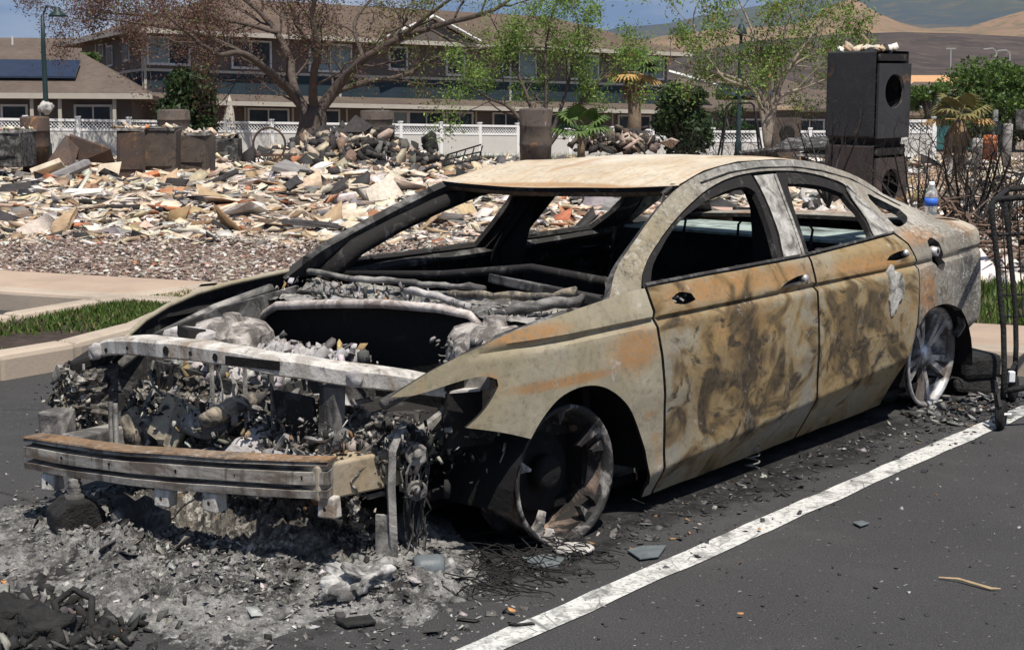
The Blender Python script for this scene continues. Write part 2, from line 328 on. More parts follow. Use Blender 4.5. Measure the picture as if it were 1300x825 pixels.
ys = sorted(set([-60, -20, 0, 6, 10, 12.5]+[13.2+k*.6 for k in range(100)]+[75+4*k for k in range(8)]+[130, 180, 240, 300, 500, 900, 1500, 2600]))
V = []; Fc = []
for y in ys:
    for x in xs: V.append((x, y, terr(x, y)+mound(x, y)))
nx = len(xs)
for j in range(len(ys)-1):
    for i in range(nx-1): a = j*nx+i; Fc.append((a, a+1, a+nx+1, a+nx))
q = NT('scorched_earth', .95, .1); a = q.noise(q.W, .8, 7, .7); b = q.noise(q.W, 7, 6, .75)
c = q.mix(q.ramp(a, [(.38, 0), (.62, 1)]), (.17, .115, .085), (.30, .245, .19)); c = q.mix(q.ramp(b, [(.5, 0), (.66, 1)]), c, (.44, .38, .31)); c = q.mix(q.ramp(q.noise(q.W, 11, 5, .7), [(.35, .9), (.47, 0)]), c, (.05, .042, .04))
q.bump(b, .8, .08); struct(link('ground', mesh('ground', V, Fc), None, q.col(c)))
# asphalt sheet
rp = [(-14, -4), (14, -4), (14, 4.2), (9, 6.1), (2.7, 8.75), (-.5, 10.0), (-3.6, 11.3), (-14, 15.4)]
struct(link('road', mesh('road', [(x, y, 0) for x, y in rp], [tuple(range(len(rp)))]), None, M['asphalt']))
def strip_mesh(name, pts, w, z, mat, seg=24, jag=.012):
    a, b = Vector(pts[0]), Vector(pts[1]); t = (b-a).normalized(); nrm = Vector((-t.y, t.x)); V = []; Fc = []
    for i in range(seg+1):
        p = a.lerp(b, i/seg)
        for s in (-1, 1): o = p+nrm*(s*(w/2+R.uniform(-jag, jag))); V.append((o.x, o.y, z))
        if i: k = 2*i; Fc.append((k-2, k, k+1, k-1))
    return struct(link(name, mesh(name, V, Fc), None, mat))
l1, l2 = gnd(612, 825), gnd(1258, 540); dl = (l2-l1).normalized()
strip_mesh('road_marking', ((l1-dl*3).xy, (l2+dl*1.6).xy), .105, .004, M['paint'], 60, .006)
# pavement behind the stalls: its kerb runs square across the parking bays
kd = Vector((.934, -.357)); kn = Vector((.357, .934)); K0 = Vector((2.52, 8.46))
def kp(s, n): p = K0+kd*s+kn*n; return (p.x, p.y)
def slab(name, poly, z0, z1, mat, parent=None, bev=.02):
    o = MB().prism([(x, y, z0) for x, y in poly], (0, 0, z1-z0)).obj(name, mat, parent, False, bev); return o
k = 0
sw = empty('pavement', (0, 0, 0)); struct(sw)
s = -11.0
while s < 8:
    slab('pavement_slab', [kp(s, .19), kp(s+1.49, .19), kp(s+1.49, 1.0), kp(s, 1.0)], -.05, .125+R.uniform(-.004, .004), M['sidewalk'], sw, .01); s += 1.5
kb = empty('kerb', (0, 0, 0)); struct(kb); s = -11.0
while s < 8:
    slab('kerb_stone', [kp(s, -.02), kp(s+1.99, -.02), kp(s+1.99, .18), kp(s, .18)], -.05, .135, M['kerb'], kb, .025); s += 2.0
lb_ = [kp(-11, 1.02), kp(-.92, 1.02), kp(-.92, 2.0), kp(-4, 3.4), kp(-11, 3.4)]
struct(slab('litter_bed', lb_, -.1, .075, plain('red_brown_litter', (.20, .14, .11), .95, .5, 9, .8, dirt=(.36, .29, .24)), None, 0))
# planted island beside the bay with its own kerb
isl = [gnd(-140, 520), gnd(0, 484), gnd(100, 466), gnd(190, 440), gnd(262, 405), gnd(285, 382), gnd(225, 388), gnd(110, 405), gnd(0, 425), gnd(-140, 448)]
isl = [Vector((p.x, p.y)) for p in isl]; cen = sum(isl, Vector((0, 0)))/len(isl)
ik = empty('kerb', (0, 0, 0)); struct(ik)
for i in range(len(isl)):
    p, q_ = isl[i], isl[(i+1) % len(isl)]; d_ = (q_-p).normalized(); n_ = Vector((-d_.y, d_.x))
    if n_.dot(cen-p) < 0: n_ = -n_
    w_ = .17
    slab('kerb_stone', [p+d_*.005, q_-d_*.005, q_+n_*w_-d_*.02, p+n_*w_+d_*.02], -.05, .14, M['kerb'], ik, .03)
M['soil'] = plain('dark_soil', (.05, .036, .028), .95, .5, 14, .6)
ins = [cen+(p-cen)*.93 for p in isl]
struct(slab('planter_soil', ins, -.05, .10, M['soil'], None, 0))
def inpoly(x, y, poly):
    c = False; n = len(poly); j = n-1
    for i in range(n):
        if (poly[i][1] > y) != (poly[j][1] > y) and x < (poly[j][0]-poly[i][0])*(y-poly[i][1])/(poly[j][1]-poly[i][1])+poly[i][0]: c = not c
        j = i
    return c
def grass(name, poly, n, z, h, label, seed=3, mask=None):
    g = random.Random(seed); V = []; Fc = []; C = []
    x0, x1 = min(p[0] for p in poly), max(p[0] for p in poly); y0, y1 = min(p[1] for p in poly), max(p[1] for p in poly)
    while n > 0:
        x, y = g.uniform(x0, x1), g.uniform(y0, y1)
        if not inpoly(x, y, poly): continue
        if mask and not mask(x, y, g): n -= 1; continue
        n -= 1; a = g.uniform(0, 6.28); hh = h*g.uniform(.4, 1.1); w = .006+.004*g.random(); lx, ly = g.gauss(0, .4)*hh, g.gauss(0, .4)*hh
        i = len(V); V += [(x-math.cos(a)*w, y-math.sin(a)*w, z), (x+math.cos(a)*w, y+math.sin(a)*w, z), (x+lx, y+ly, z+hh)]; Fc.append((i, i+1, i+2))
        k = g.uniform(.7, 1.3); c = (.075*k, .125*k, .022*k, 1) if g.random() < .86 else (.22*k, .18*k, .08*k, 1); C += [c]*3
    me = mesh(name, V, Fc); ca = me.color_attributes.new('Col', 'FLOAT_COLOR', 'POINT'); ca.data.foreach_set('color', np.array(C, np.float32).reshape(-1))
    return stuff(link(name, me, None, M['leaf']), label, 'grass')
back = (isl[5]+isl[9])/2
grass('grass', ins, 18000, .10, .042, 'short green grass on the kerbed island beside the bay', 3, lambda x, y, g: g.random() < 1.1*mnoise.noise(Vector((x*1.5, y*1.5, 0)))+.45+.75*max(-.6, min(1, (Vector((x, y))-cen).dot((isl[7]-isl[1]).normalized()))))
vr = [kp(-.9, 1.02), kp(7, 1.02), kp(7, 3.0), kp(-.9, 3.0)]
struct(slab('verge_soil', vr, -.05, .10, M['soil'], None, 0))
grass('grass', vr, 22000, .10, .085, 'patch of green grass behind the pavement by the burnt hedge', 5)

# ------------------------------------------------------------------ the burnt car
CAR = empty('burnt_sedan', (-.537, 5.808, 0), math.atan2(.7580, .6522))
tag(CAR, 'burnt out sedan stripped to rusty bare metal, hood and glass gone', 'car')
ROLL = .03
def lerp_tab(x, t):
    if x <= t[0][0]: return t[0][1]
    for (a, b), (c, d) in zip(t, t[1:]):
        if x <= c: return b+(d-b)*(x-a)/(c-a)
    return t[-1][1]
PZ = [(.32, .922), (.45, .928), (.60, .922), (.70, .912), (.745, .906), (.78, .893), (.84, .868), (1.25, .600)]
def S(x, z):
    w = lerp_tab(z, PZ)
    zc = .17+.08*(x-.67)
    if x > .5 and z < .32: w = .922-.02*max(0, .32-z)
    if z < zc: w -= .62*(zc-z)*(1 if x > .55 else .6)
    w -= .020*math.exp(-((z-.724-.006*x)/.011)**2)*(1 if x > -.1 else max(0, 1+(x+.1)*3))
    if x < .15: w -= .30*((.15-x)/.95)**2.3
    if x > 2.4: w -= .12*((x-2.4)/1.3)**2
    if z > .84 and x > 1.3: w -= .25*((x-1.3)/2.)**2*min(1, (z-.84)/.2)
    w += .007*mnoise.noise(Vector((x*3.2, z*3.2, 1)))+.0026*mnoise.noise(Vector((x*11, z*11, 5)))
    return w
def rollz(y): return -ROLL*(y+.87)
def sidept(x, z, sg, off=0):          # sg -1: visible side
    y = sg*(S(x, z)-off); return Vector((x, y, z+rollz(y)))
def dens(poly, step):
    out = []; n = len(poly)
    for i in range(n):
        a, b = Vector(poly[i]), Vector(poly[(i+1) % n]); k = max(1, int((b-a).length/step))
        for j in range(k): out.append(a.lerp(b, j/k))
    return out
def smooth_poly(poly, corner=.75):     # chaikin-like rounding of gentle corners only
    n = len(poly); out = []
    for i in range(n):
        a, b, c = Vector(poly[i-1]), Vector(poly[i]), Vector(poly[(i+1) % n]); d1, d2 = (b-a), (c-b)
        if d1.length > 1e-6 and d2.length > 1e-6 and d1.normalized().dot(d2.normalized()) > corner:
            out += [b-d1*.25, b+d2*.25]
        else: out.append(b)
    return out
def panel2d(poly, holes=(), step=.015):
    poly = dens(smooth_poly(smooth_poly(poly)), step); hs_ = [dens(smooth_poly(smooth_poly(h)), step) for h in holes]
    pts = list(poly); edges = [(i, (i+1) % len(poly)) for i in range(len(poly))]
    for h in hs_:
        n = len(pts); pts += h; edges += [(n+i, n+(i+1) % len(h)) for i in range(len(h))]
    bnd = list(pts); x0, x1 = min(p.x for p in poly), max(p.x for p in poly); y0, y1 = min(p.y for p in poly), max(p.y for p in poly)
    rings = [poly]+hs_; j = 0; y = y0
    cell = {}
    for p in bnd: cell.setdefault((int(p.x//step), int(p.y//step)), []).append(p)
    while y < y1:
        x = x0+(step/2 if j % 2 else 0)
        while x < x1:
            if inpoly(x, y, poly) and not any(inpoly(x, y, h) for h in hs_):
                cx, cy = int(x//step), int(y//step); ok = True
                for aa in (-1, 0, 1):
                    for bb in (-1, 0, 1):
                        for p in cell.get((cx+aa, cy+bb), ()):
                            if (p.x-x)**2+(p.y-y)**2 < (step*.85)**2: ok = False
                if ok: pts.append(Vector((x, y)))
            x += step
        y += step*.8; j += 1
    vo, eo, fo, *_ = delaunay_2d_cdt(pts, edges, [], 0, 1e-6)
    keep = []
    for f in fo:
        c = sum((vo[i] for i in f), Vector((0, 0)))/len(f)
        if inpoly(c.x, c.y, poly) and not any(inpoly(c.x, c.y, h) for h in hs_): keep.append(list(f))
    return vo, keep
def shell(name, vo, fo, fn, mats, parent, thick=.016, flip=False):
    used = sorted({i for f in fo for i in f}); ix = {i: k for k, i in enumerate(used)}
    F2 = [tuple(ix[i] for i in (f[::-1] if flip else f)) for f in fo]
    o = link(name, mesh(name, [fn(vo[i].x, vo[i].y) for i in used], F2), parent, mats, True)
    m = o.modifiers.new('thickness', 'SOLIDIFY'); m.thickness = thick; m.offset = -1; m.material_offset = 1 if len(mats) > 1 else 0; m.material_offset_rim = m.material_offset; m.use_rim = True  # rim takes the dark inner slot, painting shade into gaps and holes
    es = o.modifiers.new('edges', 'EDGE_SPLIT'); es.split_angle = math.radians(38)
    return o
FEND = [(-.62, .615), (-.51, .68), (-.41, .72), (-.28, .757), (-.12, .79), (.06, .81), (.25, .826), (.40, .837), (.48, .845), (.562, .845), (.567, .75), (.577, .63), (.59, .51), (.605, .30), (.62, .10), (.63, .06),
        (.572, .06), (.555, .10), (.50, .25), (.465, .32), (.42, .395), (.37, .455), (.29, .515), (.20, .55), (.10, .557), (.01, .54), (-.06, .50), (-.11, .45), (-.135, .415), (-.25, .455), (-.39, .49), (-.33, .53), (-.29, .57), (-.262, .61), (-.265, .632), (-.30, .647), (-.35, .65), (-.42, .641), (-.49, .625), (-.56, .61)]
FDOOR = [(.578, .846), (.90, .850), (1.36, .852), (1.727, .856), (1.720, .74), (1.717, .56), (1.717, .34), (1.730, .2), (1.745, .07), (1.2, .06), (.646, .06), (.636, .10), (.621, .30), (.606, .51), (.593, .63), (.583, .75)]
RDOOR = [(1.743, .856), (2.11, .868), (2.57, .884), (2.618, .83), (2.645, .77), (2.648, .69), (2.633, .58), (2.628, .51), (2.60, .42), (2.565, .33), (2.56, .2), (2.59, .075), (2.2, .065), (1.761, .07), (1.746, .2), (1.733, .34), (1.733, .56), (1.736, .74)]
SIDE = [(.33, .82), (.45, .925), (.62, 1.0), (.78, 1.07), (.97, 1.145), (1.10, 1.187), (1.32, 1.232), (1.60, 1.256), (1.97, 1.25), (2.24, 1.234), (2.54, 1.18), (2.80, 1.115), (3.0, 1.045), (3.13, .985), (3.24, .935), (3.40, .90), (3.54, .885), (3.575, .85), (3.55, .80), (3.50, .75), (3.49, .6), (3.48, .40), (3.38, .33), (3.24, .32), (3.245, .40), (3.20, .46), (3.09, .50), (2.96, .527), (2.82, .527), (2.71, .505), (2.648, .46),
        (2.648, .58), (2.664, .69), (2.661, .77), (2.634, .835), (2.60, .888), (2.61, .95), (2.585, 1.04), (2.51, 1.115), (2.30, 1.165), (2.05, 1.20), (1.74, 1.213), (1.48, 1.203), (1.24, 1.158), (1.03, 1.093), (.75, .988), (.60, .905), (.545, .85), (.53, .825)]
QWIN = [(2.71, 1.055), (2.76, 1.055), (2.86, 1.015), (2.955, .97), (2.935, .94), (2.85, .918), (2.69, .905), (2.665, .92)]
FUEL = [(2.835, .835), (2.90, .85), (2.965, .815), (2.97, .72), (2.94, .685), (2.875, .70), (2.835, .755)]
FWIN_O = [(.575, .852), (.613, .903), (.757, .98), (1.037, 1.085), (1.245, 1.15), (1.48, 1.195), (1.655, 1.203), (1.66, 1.12), (1.62, .98), (1.545, .857)]
FWIN_I = [(.63, .862), (.69, .925), (.95, 1.047), (1.24, 1.122), (1.44, 1.152), (1.57, 1.158), (1.615, 1.13), (1.60, 1.05), (1.565, .96), (1.515, .862)]
RWIN_O = [(1.735, .862), (1.80, 1.0), (1.875, 1.202), (2.05, 1.193), (2.29, 1.157), (2.50, 1.108), (2.575, 1.035), (2.60, .95), (2.585, .89)]
RWIN_I = [(1.77, .872), (1.835, 1.0), (1.92, 1.148), (2.11, 1.138), (2.29, 1.112), (2.43, 1.075), (2.455, 1.0), (2.43, .95), (2.37, .887)]
BPIL = [(1.555, .857), (1.63, .98), (1.668, 1.12), (1.665, 1.195), (1.862, 1.195), (1.79, 1.0), (1.725, .862)]
MIRR = [(.70, .795), (.76, .815), (.83, .80), (.845, .775), (.78, .762), (.71, .775)]
HAND1 = [(1.45, .755), (1.50, .775), (1.60, .79), (1.645, .79), (1.65, .765), (1.56, .752)]
HAND2 = [(2.37, .785), (2.42, .805), (2.52, .815), (2.575, .812), (2.575, .785), (2.47, .775)]
p_f = panel2d(FEND); p_fd = panel2d(FDOOR, [MIRR, HAND1]); p_rd = panel2d(RDOOR, [HAND2]); p_sd = panel2d(SIDE, [QWIN, FUEL], .018)
p_fw = panel2d(FWIN_O, [FWIN_I], .02); p_rw = panel2d(RWIN_O, [RWIN_I], .02); p_bp = panel2d(BPIL, (), .02)
for sg in (-1, 1):
    fl = sg < 0
    # (x,z) counter-clockwise faces -y for sg -1: solidify inwards
    def fn(off): return lambda x, z: sidept(x, z, sg, off)
    FL = (sg > 0)
    shell('front_fender', *p_f, fn(0), [M['fender'], M['soot']], CAR, .012, FL)
    fd = shell('front_door', *p_fd, fn(0), [M['door'], M['soot']], CAR, .03, FL)
    rd = shell('rear_door', *p_rd, fn(0), [M['door'], M['soot']], CAR, .03, FL)
    shell('side_panel', *p_sd, fn(.002), [M['quarter'], M['soot_grey']], CAR, .035, FL)
    shell('window_frame', *p_fw, fn(.012), [M['soot'], M['soot']], fd, .025, FL)
    shell('window_frame', *p_rw, fn(.012), [M['soot'], M['soot']], rd, .025, FL)
    shell('centre_pillar', *p_bp, fn(.006), [M['pillar'], M['soot']], CAR, .05, FL)
    for d_, pts in ((fd, [(.575, .853), (.9, .858), (1.36, .861), (1.73, .864)]), (rd, [(1.74, .865), (2.11, .876), (2.585, .892)])):
        MB().tube([sidept(x, z, sg, .004) for x, z in dens_line] if False else [sidept(x, z, sg, .006) for x, z in pts], .0085, 6).obj('belt_trim', M['soot_grey'], d_)
    for d_, (x, z) in ((fd, (1.655, .775)), (rd, (2.575, .80))):
        c_ = sidept(x, z, sg, .004)
        MB().lathe([(.0, .012), (.013, .012), (.017, .004), (.017, -.02), (0, -.02)], 12, Matrix.Translation(c_) @ Matrix.Rotation(math.pi/2*(1 if sg < 0 else -1), 4, 'X')).obj('lock_barrel', M['alloy'], d_, True)
    for d_, H_ in ((fd, HAND1), (rd, HAND2)):
        cx, cz = sum(p[0] for p in H_)/len(H_), sum(p[1] for p in H_)/len(H_)
        MB().box(sidept(cx, cz, sg, .04), (.2, .02, .035)).obj('handle_recess', M['soot'], d_)
    MB().box(sidept(.775, .785, sg, .04), (.13, .02, .05)).obj('mirror_mount', M['soot'], fd)
    mm = MB()
    for k_ in range(4): mm.tube([sidept(.72+.03*k_, .79, sg, .03), sidept(.735+.025*k_, .775+.02*(k_ % 2), sg, .012)], .006, 5)
    mm.obj('mirror_bracket', M['steel'], fd)
    # sill and inner structure
    sl = MB().box((1.6, sg*.68, .16+rollz(sg*.76)), (2.05, .12, .16)); sl.obj('sill', M['soot_grey'], CAR, bevel=.02)
    # bare seams on the pillars
    MB().tube([sidept(x, z, sg, -.001) for x, z in ((1.70, .862), (1.765, 1.0), (1.835, 1.19))], .007, 5).obj('pillar_seam', M['pillar'], CAR)
    MB().tube([sidept(x, z, sg, -.002) for x, z in ((2.585, .895), (2.60, .95), (2.575, 1.04), (2.5, 1.112))], .008, 5).obj('pillar_seam', M['pillar'], CAR)
    mm = MB()
    V = [sidept(x, z, sg, .001) for x, z in ((2.385, .892), (2.45, .96), (2.475, 1.06), (2.48, 1.10), (2.565, 1.05), (2.592, .95), (2.578, .897))]
    MB().prism(V, (0, sg*.006, 0)).obj('quarter_pillar', M['pillar'], rd)
    # drip-rail strip along the roof side
    rail = [(1.24, 1.205), (1.48, 1.235), (1.75, 1.243), (2.05, 1.232), (2.30, 1.205), (2.6, 1.15), (2.9, 1.06), (3.02, 1.0)]
    MB().tube([sidept(x, z-.018, sg, .001) for x, z in rail], .0045, 6).obj('roof_seam', M['soot'], CAR, True)
# fuel filler pipe inside its empty flap hole, inner dark box
MB().box((2.91, -.80, .77), (.14, .02, .16)).obj('filler_recess', M['soot'], CAR)
MB().lathe([(.012, 0), (.022, .0), (.026, .02), (.022, .05), (.012, .05)], 12, Matrix.Translation((2.93, -.815, .775)) @ Matrix.Rotation(math.pi/2, 4, 'X')).obj('filler_neck', M['alloy'], CAR, True)
# blisters on the rear door: thin wrinkled paint scab, small cap
sc = MB(); n = 26
V = [(0, 0)]
for k in range(n):
    w = 2*math.pi*k/n; r_ = 1+.18*math.sin(3*w+1)+.1*R.uniform(-1, 1); V.append((2.40+.07*r_*math.cos(w)+.02*math.sin(w), .655+.10*r_*math.sin(w)))
V[0] = (2.40, .655)
P3 = [sidept(x, z, -1, -.006-.006*R.random()) for x, z in V]; base = [sidept(x, z, -1, .002) for x, z in V[1:]]
sc.add(P3+base, [(0, 1+k, 1+(k+1) % n) for k in range(n)]+[(1+k, n+1+k, n+1+(k+1) % n, 1+(k+1) % n) for k in range(n)]).obj('blistered_paint', M['pillar'], CAR)

# roof
RC = [(1.0, 1.160), (1.2, 1.212), (1.5, 1.258), (1.8, 1.272), (2.2, 1.26), (2.5, 1.215), (2.62, 1.185)]
RR = [(p[0], p[1]) for p in SIDE[4:12]]
def roofpt(x, y):
    hw = S(x, lerp_tab(x, RR))-.012; t = min(1, abs(y)/hw); ze = lerp_tab(x, RR)+.002; zc = lerp_tab(x, RC)
    if zc < ze+.006: zc = ze+.006
    z = ze+(zc-ze)*(1-t**2.4); z += .006*mnoise.noise(Vector((x*3, y*3, 0)))
    return Vector((x, y, z+rollz(y)))
def roofhw(x): return S(x, lerp_tab(x, RR))-.012
xs_ = [1.02+.04*k for k in range(40)]
L_ = [(1.02+.07*(abs(t)**2), t*.0+t*roofhw(1.05)) for t in [-1+.1*k for k in range(21)]]
poly = L_+[(x, roofhw(x)) for x in xs_[2:]]+[(x, -roofhw(x)) for x in xs_[:1:-1]]
vo, fo = panel2d(poly, (), .035)
ro = shell('roof', vo, fo, lambda x, y: roofpt(x, y), [M['roof'], M['soot']], CAR, .02, False)
hd = MB()
hd.tube([roofpt(1.05+.07*t*t, t*roofhw(1.06))-Vector((-.02, 0, .03)) for t in [-1+.1*k for k in range(21)]], .022, 6).obj('windscreen_header', M['rustflange'], CAR, True)
MB().tube([roofpt(2.56, t*roofhw(2.56))-Vector((0, 0, .035)) for t in [-1+.1*k for k in range(21)]], .03, 6).obj('rear_header', M['soot'], CAR, True)
for x in (1.6, 2.1): MB().tube([roofpt(x, t*roofhw(x))-Vector((0, 0, .04)) for t in [-.97+.097*k for k in range(21)]], .016, 5).obj('roof_bow', M['soot'], CAR)
MB().box(roofpt(1.10, -roofhw(1.1)+.02)+Vector((-.03, .01, -.018)), (.08, .02, .008), Matrix.Rotation(-.42, 3, 'Y')).obj('trim_scrap', M['soot_grey'], CAR)
# boot lid, rear shelf, rear panel
def decky(x, y): return Vector((x, y, .905-.04*max(0, (x-3.2)/.35)**2+.02*(1-(y/.8)**2)+rollz(y)))
vo, fo = panel2d([(3.02, -.66), (3.2, -.70), (3.5, -.70), (3.56, -.5), (3.60, 0), (3.56, .5), (3.5, .70), (3.2, .70), (3.02, .66)], (), .05)
shell('boot_lid', vo, fo, decky, [M['quarter'], M['soot']], CAR, .02)
MB().box((3.50, 0, .62), (.03, 1.3, .5)).obj('rear_panel', M['soot_grey'], CAR)
MB().box((2.78, 0, .855+rollz(0)), (.55, 1.36, .02)).obj('rear_shelf', plain('green_grey_ash', (.30, .36, .33), .9, .5, 9, .5, dirt=(.05, .05, .05)), CAR)
MB().box((2.45, 0, .50), (.05, 1.36, .66), Matrix.Rotation(.18, 3, 'Y')).obj('rear_seat_back', M['void'], CAR)
for y0 in (-.38, -.12, .34):
    MB().tube([(2.44, y0-.07, .78), (2.46, y0-.075, .89), (2.46, y0-.055, .91), (2.46, y0+.055, .91), (2.46, y0+.075, .89), (2.44, y0+.07, .78)], .007, 6).obj('headrest_frame', M['soot'], CAR)
for y0 in (-.38, .36):
    fs = MB(); fs.box((1.55, y0, .47), (.06, .46, .52), Matrix.Rotation(.22, 3, 'Y'), .02); fs.box((1.28, y0, .22), (.5, .46, .1), None, .02); fs.obj('front_seat', M['void'], CAR)
MB().box((1.75, 0, .10), (3.3, 1.5, .03)).obj('floor_pan', M['void'], CAR)
MB().box((1.3, 0, .2), (1.9, .22, .14)).obj('tunnel', M['void'], CAR)
MB().box((.30, 0, .44), (.04, 1.6, .56)).obj('firewall', M['void'], CAR)
MB().box((2.95, .55, .42), (.7, .25, .4), None, .01).obj('wheel_house', M['void'], CAR); MB().box((2.95, -.52, .42), (.7, .2, .4), None, .01).obj('wheel_house', M['void'], CAR)
# cowl
def cz(y): return rollz(y)
cowl = MB(); CN, CL = 100, 22; V = []; Fc = []
for i in range(CN+1):
    y = -.80+1.6*i/CN
    for j in range(CL+1):
        x = .13+.36*j/CL; z = lerp_tab(x, [(.13, .752), (.22, .762), (.32, .735), (.42, .775), (.46, .79), (.49, .75)])
        nz = .026*mnoise.noise(Vector((x*11, y*7, 3)))+.014*abs(mnoise.noise(Vector((x*30, y*22, 8))))+.006*mnoise.noise(Vector((x*70, y*60, 1))); V.append((x, y, z+cz(y)+nz))
for i in range(CN):
    for j in range(CL): a = i*(CL+1)+j; Fc.append((a, a+CL+1, a+CL+2, a+1))
cowl.add(V, Fc)
for i in range(0):
    y0, y1 = -.80+i*1.6/24, -.80+(i+1)*1.6/24
    a_ = lambda y, x, z: (x, y, z+cz(y)+.012*mnoise.noise(Vector((x*9, y*9, 3))))
    cowl.add([a_(y0, .14, .755), a_(y1, .14, .755), a_(y1, .24, .765), a_(y0, .24, .765), a_(y0, .33, .735), a_(y1, .33, .735), a_(y0, .44, .80), a_(y1, .44, .80), a_(y0, .46, .76), a_(y1, .46, .76)],
             [(0, 1, 2, 3), (3, 2, 5, 4), (4, 5, 7, 6), (6, 7, 9, 8)])
cowl.obj('cowl_panel', M['steel'], CAR)
def rough_tube(name, pts, r, mat, par, seed=0, amp=.3, n=8):
    pts = [Vector(p) for p in pts]; Q = []
    for i in range(len(pts)-1):
        for k in range(6): Q.append(pts[i].lerp(pts[i+1], k/6))
    Q.append(pts[-1]); m_ = MB(); m_.tube(Q, r, n)
    m_.v = [tuple(Vector(v)+Vector((mnoise.noise(Vector(v)*11+Vector((seed, 0, 0)))+.5*mnoise.noise(Vector(v)*37+Vector((seed, 0, 0))), mnoise.noise(Vector(v)*11+Vector((seed, 5, 0))), mnoise.noise(Vector(v)*11+Vector((seed, 0, 9)))+.5*mnoise.noise(Vector(v)*37+Vector((seed, 7, 0)))))*r*amp*1.3) for v in m_.v]
    return m_.obj(name, mat, par, True)
M['cowltube'] = soot('tan_scaled_steel', (.07, .065, .06), (.36, .30, .22), 1.0, 12)
rough_tube('cross_tube', [(.42, .80, .785), (.40, .5, .785), (.41, .25, .79), (.42, .0, .795), (.42, -.2, .80)], .013, M['steel'], CAR, 1, .7)
rough_tube('cross_tube', [(.38, -.05, .775), (.36, -.3, .79), (.34, -.55, .805), (.36, -.70, .835)], .014, M['cowltube'], CAR, 3, .7)
rough_tube('cowl_strut', [(.30, -.30, .735), (.24, -.45, .745), (.28, -.60, .79), (.36, -.74, .815)], .022, M['steel'], CAR, 6, .6)
MB().box((.46, -.48, .815), (.035, .62, .035), Matrix.Rotation(.05, 3, 'X') @ Matrix.Rotation(-.1, 3, 'Z'), .006).obj('cowl_channel', M['soot_grey'], CAR, bevel=.006)
rough_tube('wiper_link', [(.30, .1, .775), (.26, -.12, .785), (.24, -.3, .76)], .014, M['ashy'], CAR, 9, .8)
MB().tube([(.52, -.74, .86), (.60, -.30, .87), (.62, .2, .80), (.58, .74, .76)], .018, 7).obj('dash_tube', M['soot'], CAR, True)
# bulkhead plate with pale rolled top edge and a black void in front of it
edge = [(.10, .74, .655), (.10, .70, .70), (.09, .62, .735), (.08, .3, .765), (.08, 0, .785), (.09, -.28, .785), (.10, -.42, .77), (.11, -.47, .73)]
MB().tube([(x, y, z+cz(y)+.0) for x, y, z in edge], [.012, .016, .018, .018, .018, .018, .016, .010], 8).obj('bulkhead_edge', M['pinkash'], CAR, True)
bp = MB(); W_ = [(x+.015, y, z+cz(y)) for x, y, z in edge]+[(.12, -.47, .3), (.12, .74, .3)]
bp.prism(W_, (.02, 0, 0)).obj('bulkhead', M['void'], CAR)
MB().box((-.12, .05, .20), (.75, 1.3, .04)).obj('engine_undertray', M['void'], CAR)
for sg in (-1, 1):
    y = sg*.74
    fx = -.36 if sg < 0 else -.62
    MB().prism([(fx, y, .40+cz(y)), (.3, y, .34+cz(y)), (.3, y, .79+cz(y)), (-.1, y, .745+cz(y)), (fx+.1, y, .66+cz(y)), (fx, y, .60+cz(y))], (0, -sg*.02, 0)).obj('inner_wing', M['soot'] if sg < 0 else M['soot_grey'], CAR)
    lin = MB(); cx_ = [.18, 2.96]
    for c_x in cx_:
        r_l = .385 if c_x < 1 else .368
        V = []; Fc = []
        for k in range(17):
            w = math.pi*k/16
            for yy in (.885, .44): V.append((c_x+r_l*math.cos(w), sg*yy, .17+r_l*math.sin(w)+cz(sg*yy)))
            if k: a = 2*k; Fc.append((a-2, a-1, a+1, a))
        n0 = len(V); V += [(c_x+r_l*math.cos(math.pi*k/16), sg*.43, .17+r_l*math.sin(math.pi*k/16)+cz(sg*.43)) for k in range(17)]+[(c_x-r_l, sg*.43, .08), (c_x+r_l, sg*.43, .08)]
        Fc.append(tuple(range(n0, n0+19)))
        MB().add(V, Fc).obj('arch_liner', M['void'], CAR, False)
    if sg > 0: MB().tube([sidept(x, z+.004, sg, .008) for x, z in FEND[:10]], .011, 6).obj('fender_lip', M['fender'], CAR, True)
    # heavy inner posts of the shell, seen black from inside
    MB().tube([sidept(x, z, sg, o_) for x, z, o_ in ((.50, .78, .085), (.64, .92, .085), (.84, 1.005, .08), (1.04, 1.075, .075), (1.28, 1.14, .07), (1.6, 1.175, .07), (2.1, 1.16, .07), (2.45, 1.11, .06))], [.05, .045, .04, .04, .038, .036, .036, .03], 7).obj('inner_pillar', M['soot'], CAR, True)
    MB().prism([sidept(x, z, sg, .06) for x, z in ((1.58, .10), (1.60, .84), (1.70, 1.19), (1.88, 1.19), (1.74, .84), (1.80, .10))], (0, -sg*.05, 0)).obj('inner_post', M['void'], CAR)
    MB().tube([sidept(x, z, sg, .06) for x, z in ((.62, .80), (1.0, .815), (1.5, .82), (2.1, .835), (2.55, .85))], .022, 6).obj('door_rail', M['soot_grey'], CAR)
    MB().tube([(-.62, sg*.70, .585+cz(y)), (-.4, sg*.75, .66+cz(y)), (-.1, sg*.77, .735+cz(y)), (.2, sg*.78, .785+cz(y))], .02, 6).obj('wing_rail', M['steel'], CAR, True)
    MB().box((-.25, sg*.46, .33), (.9, .09, .11), None, .008).obj('frame_rail', M['steel'], CAR, bevel=.01)
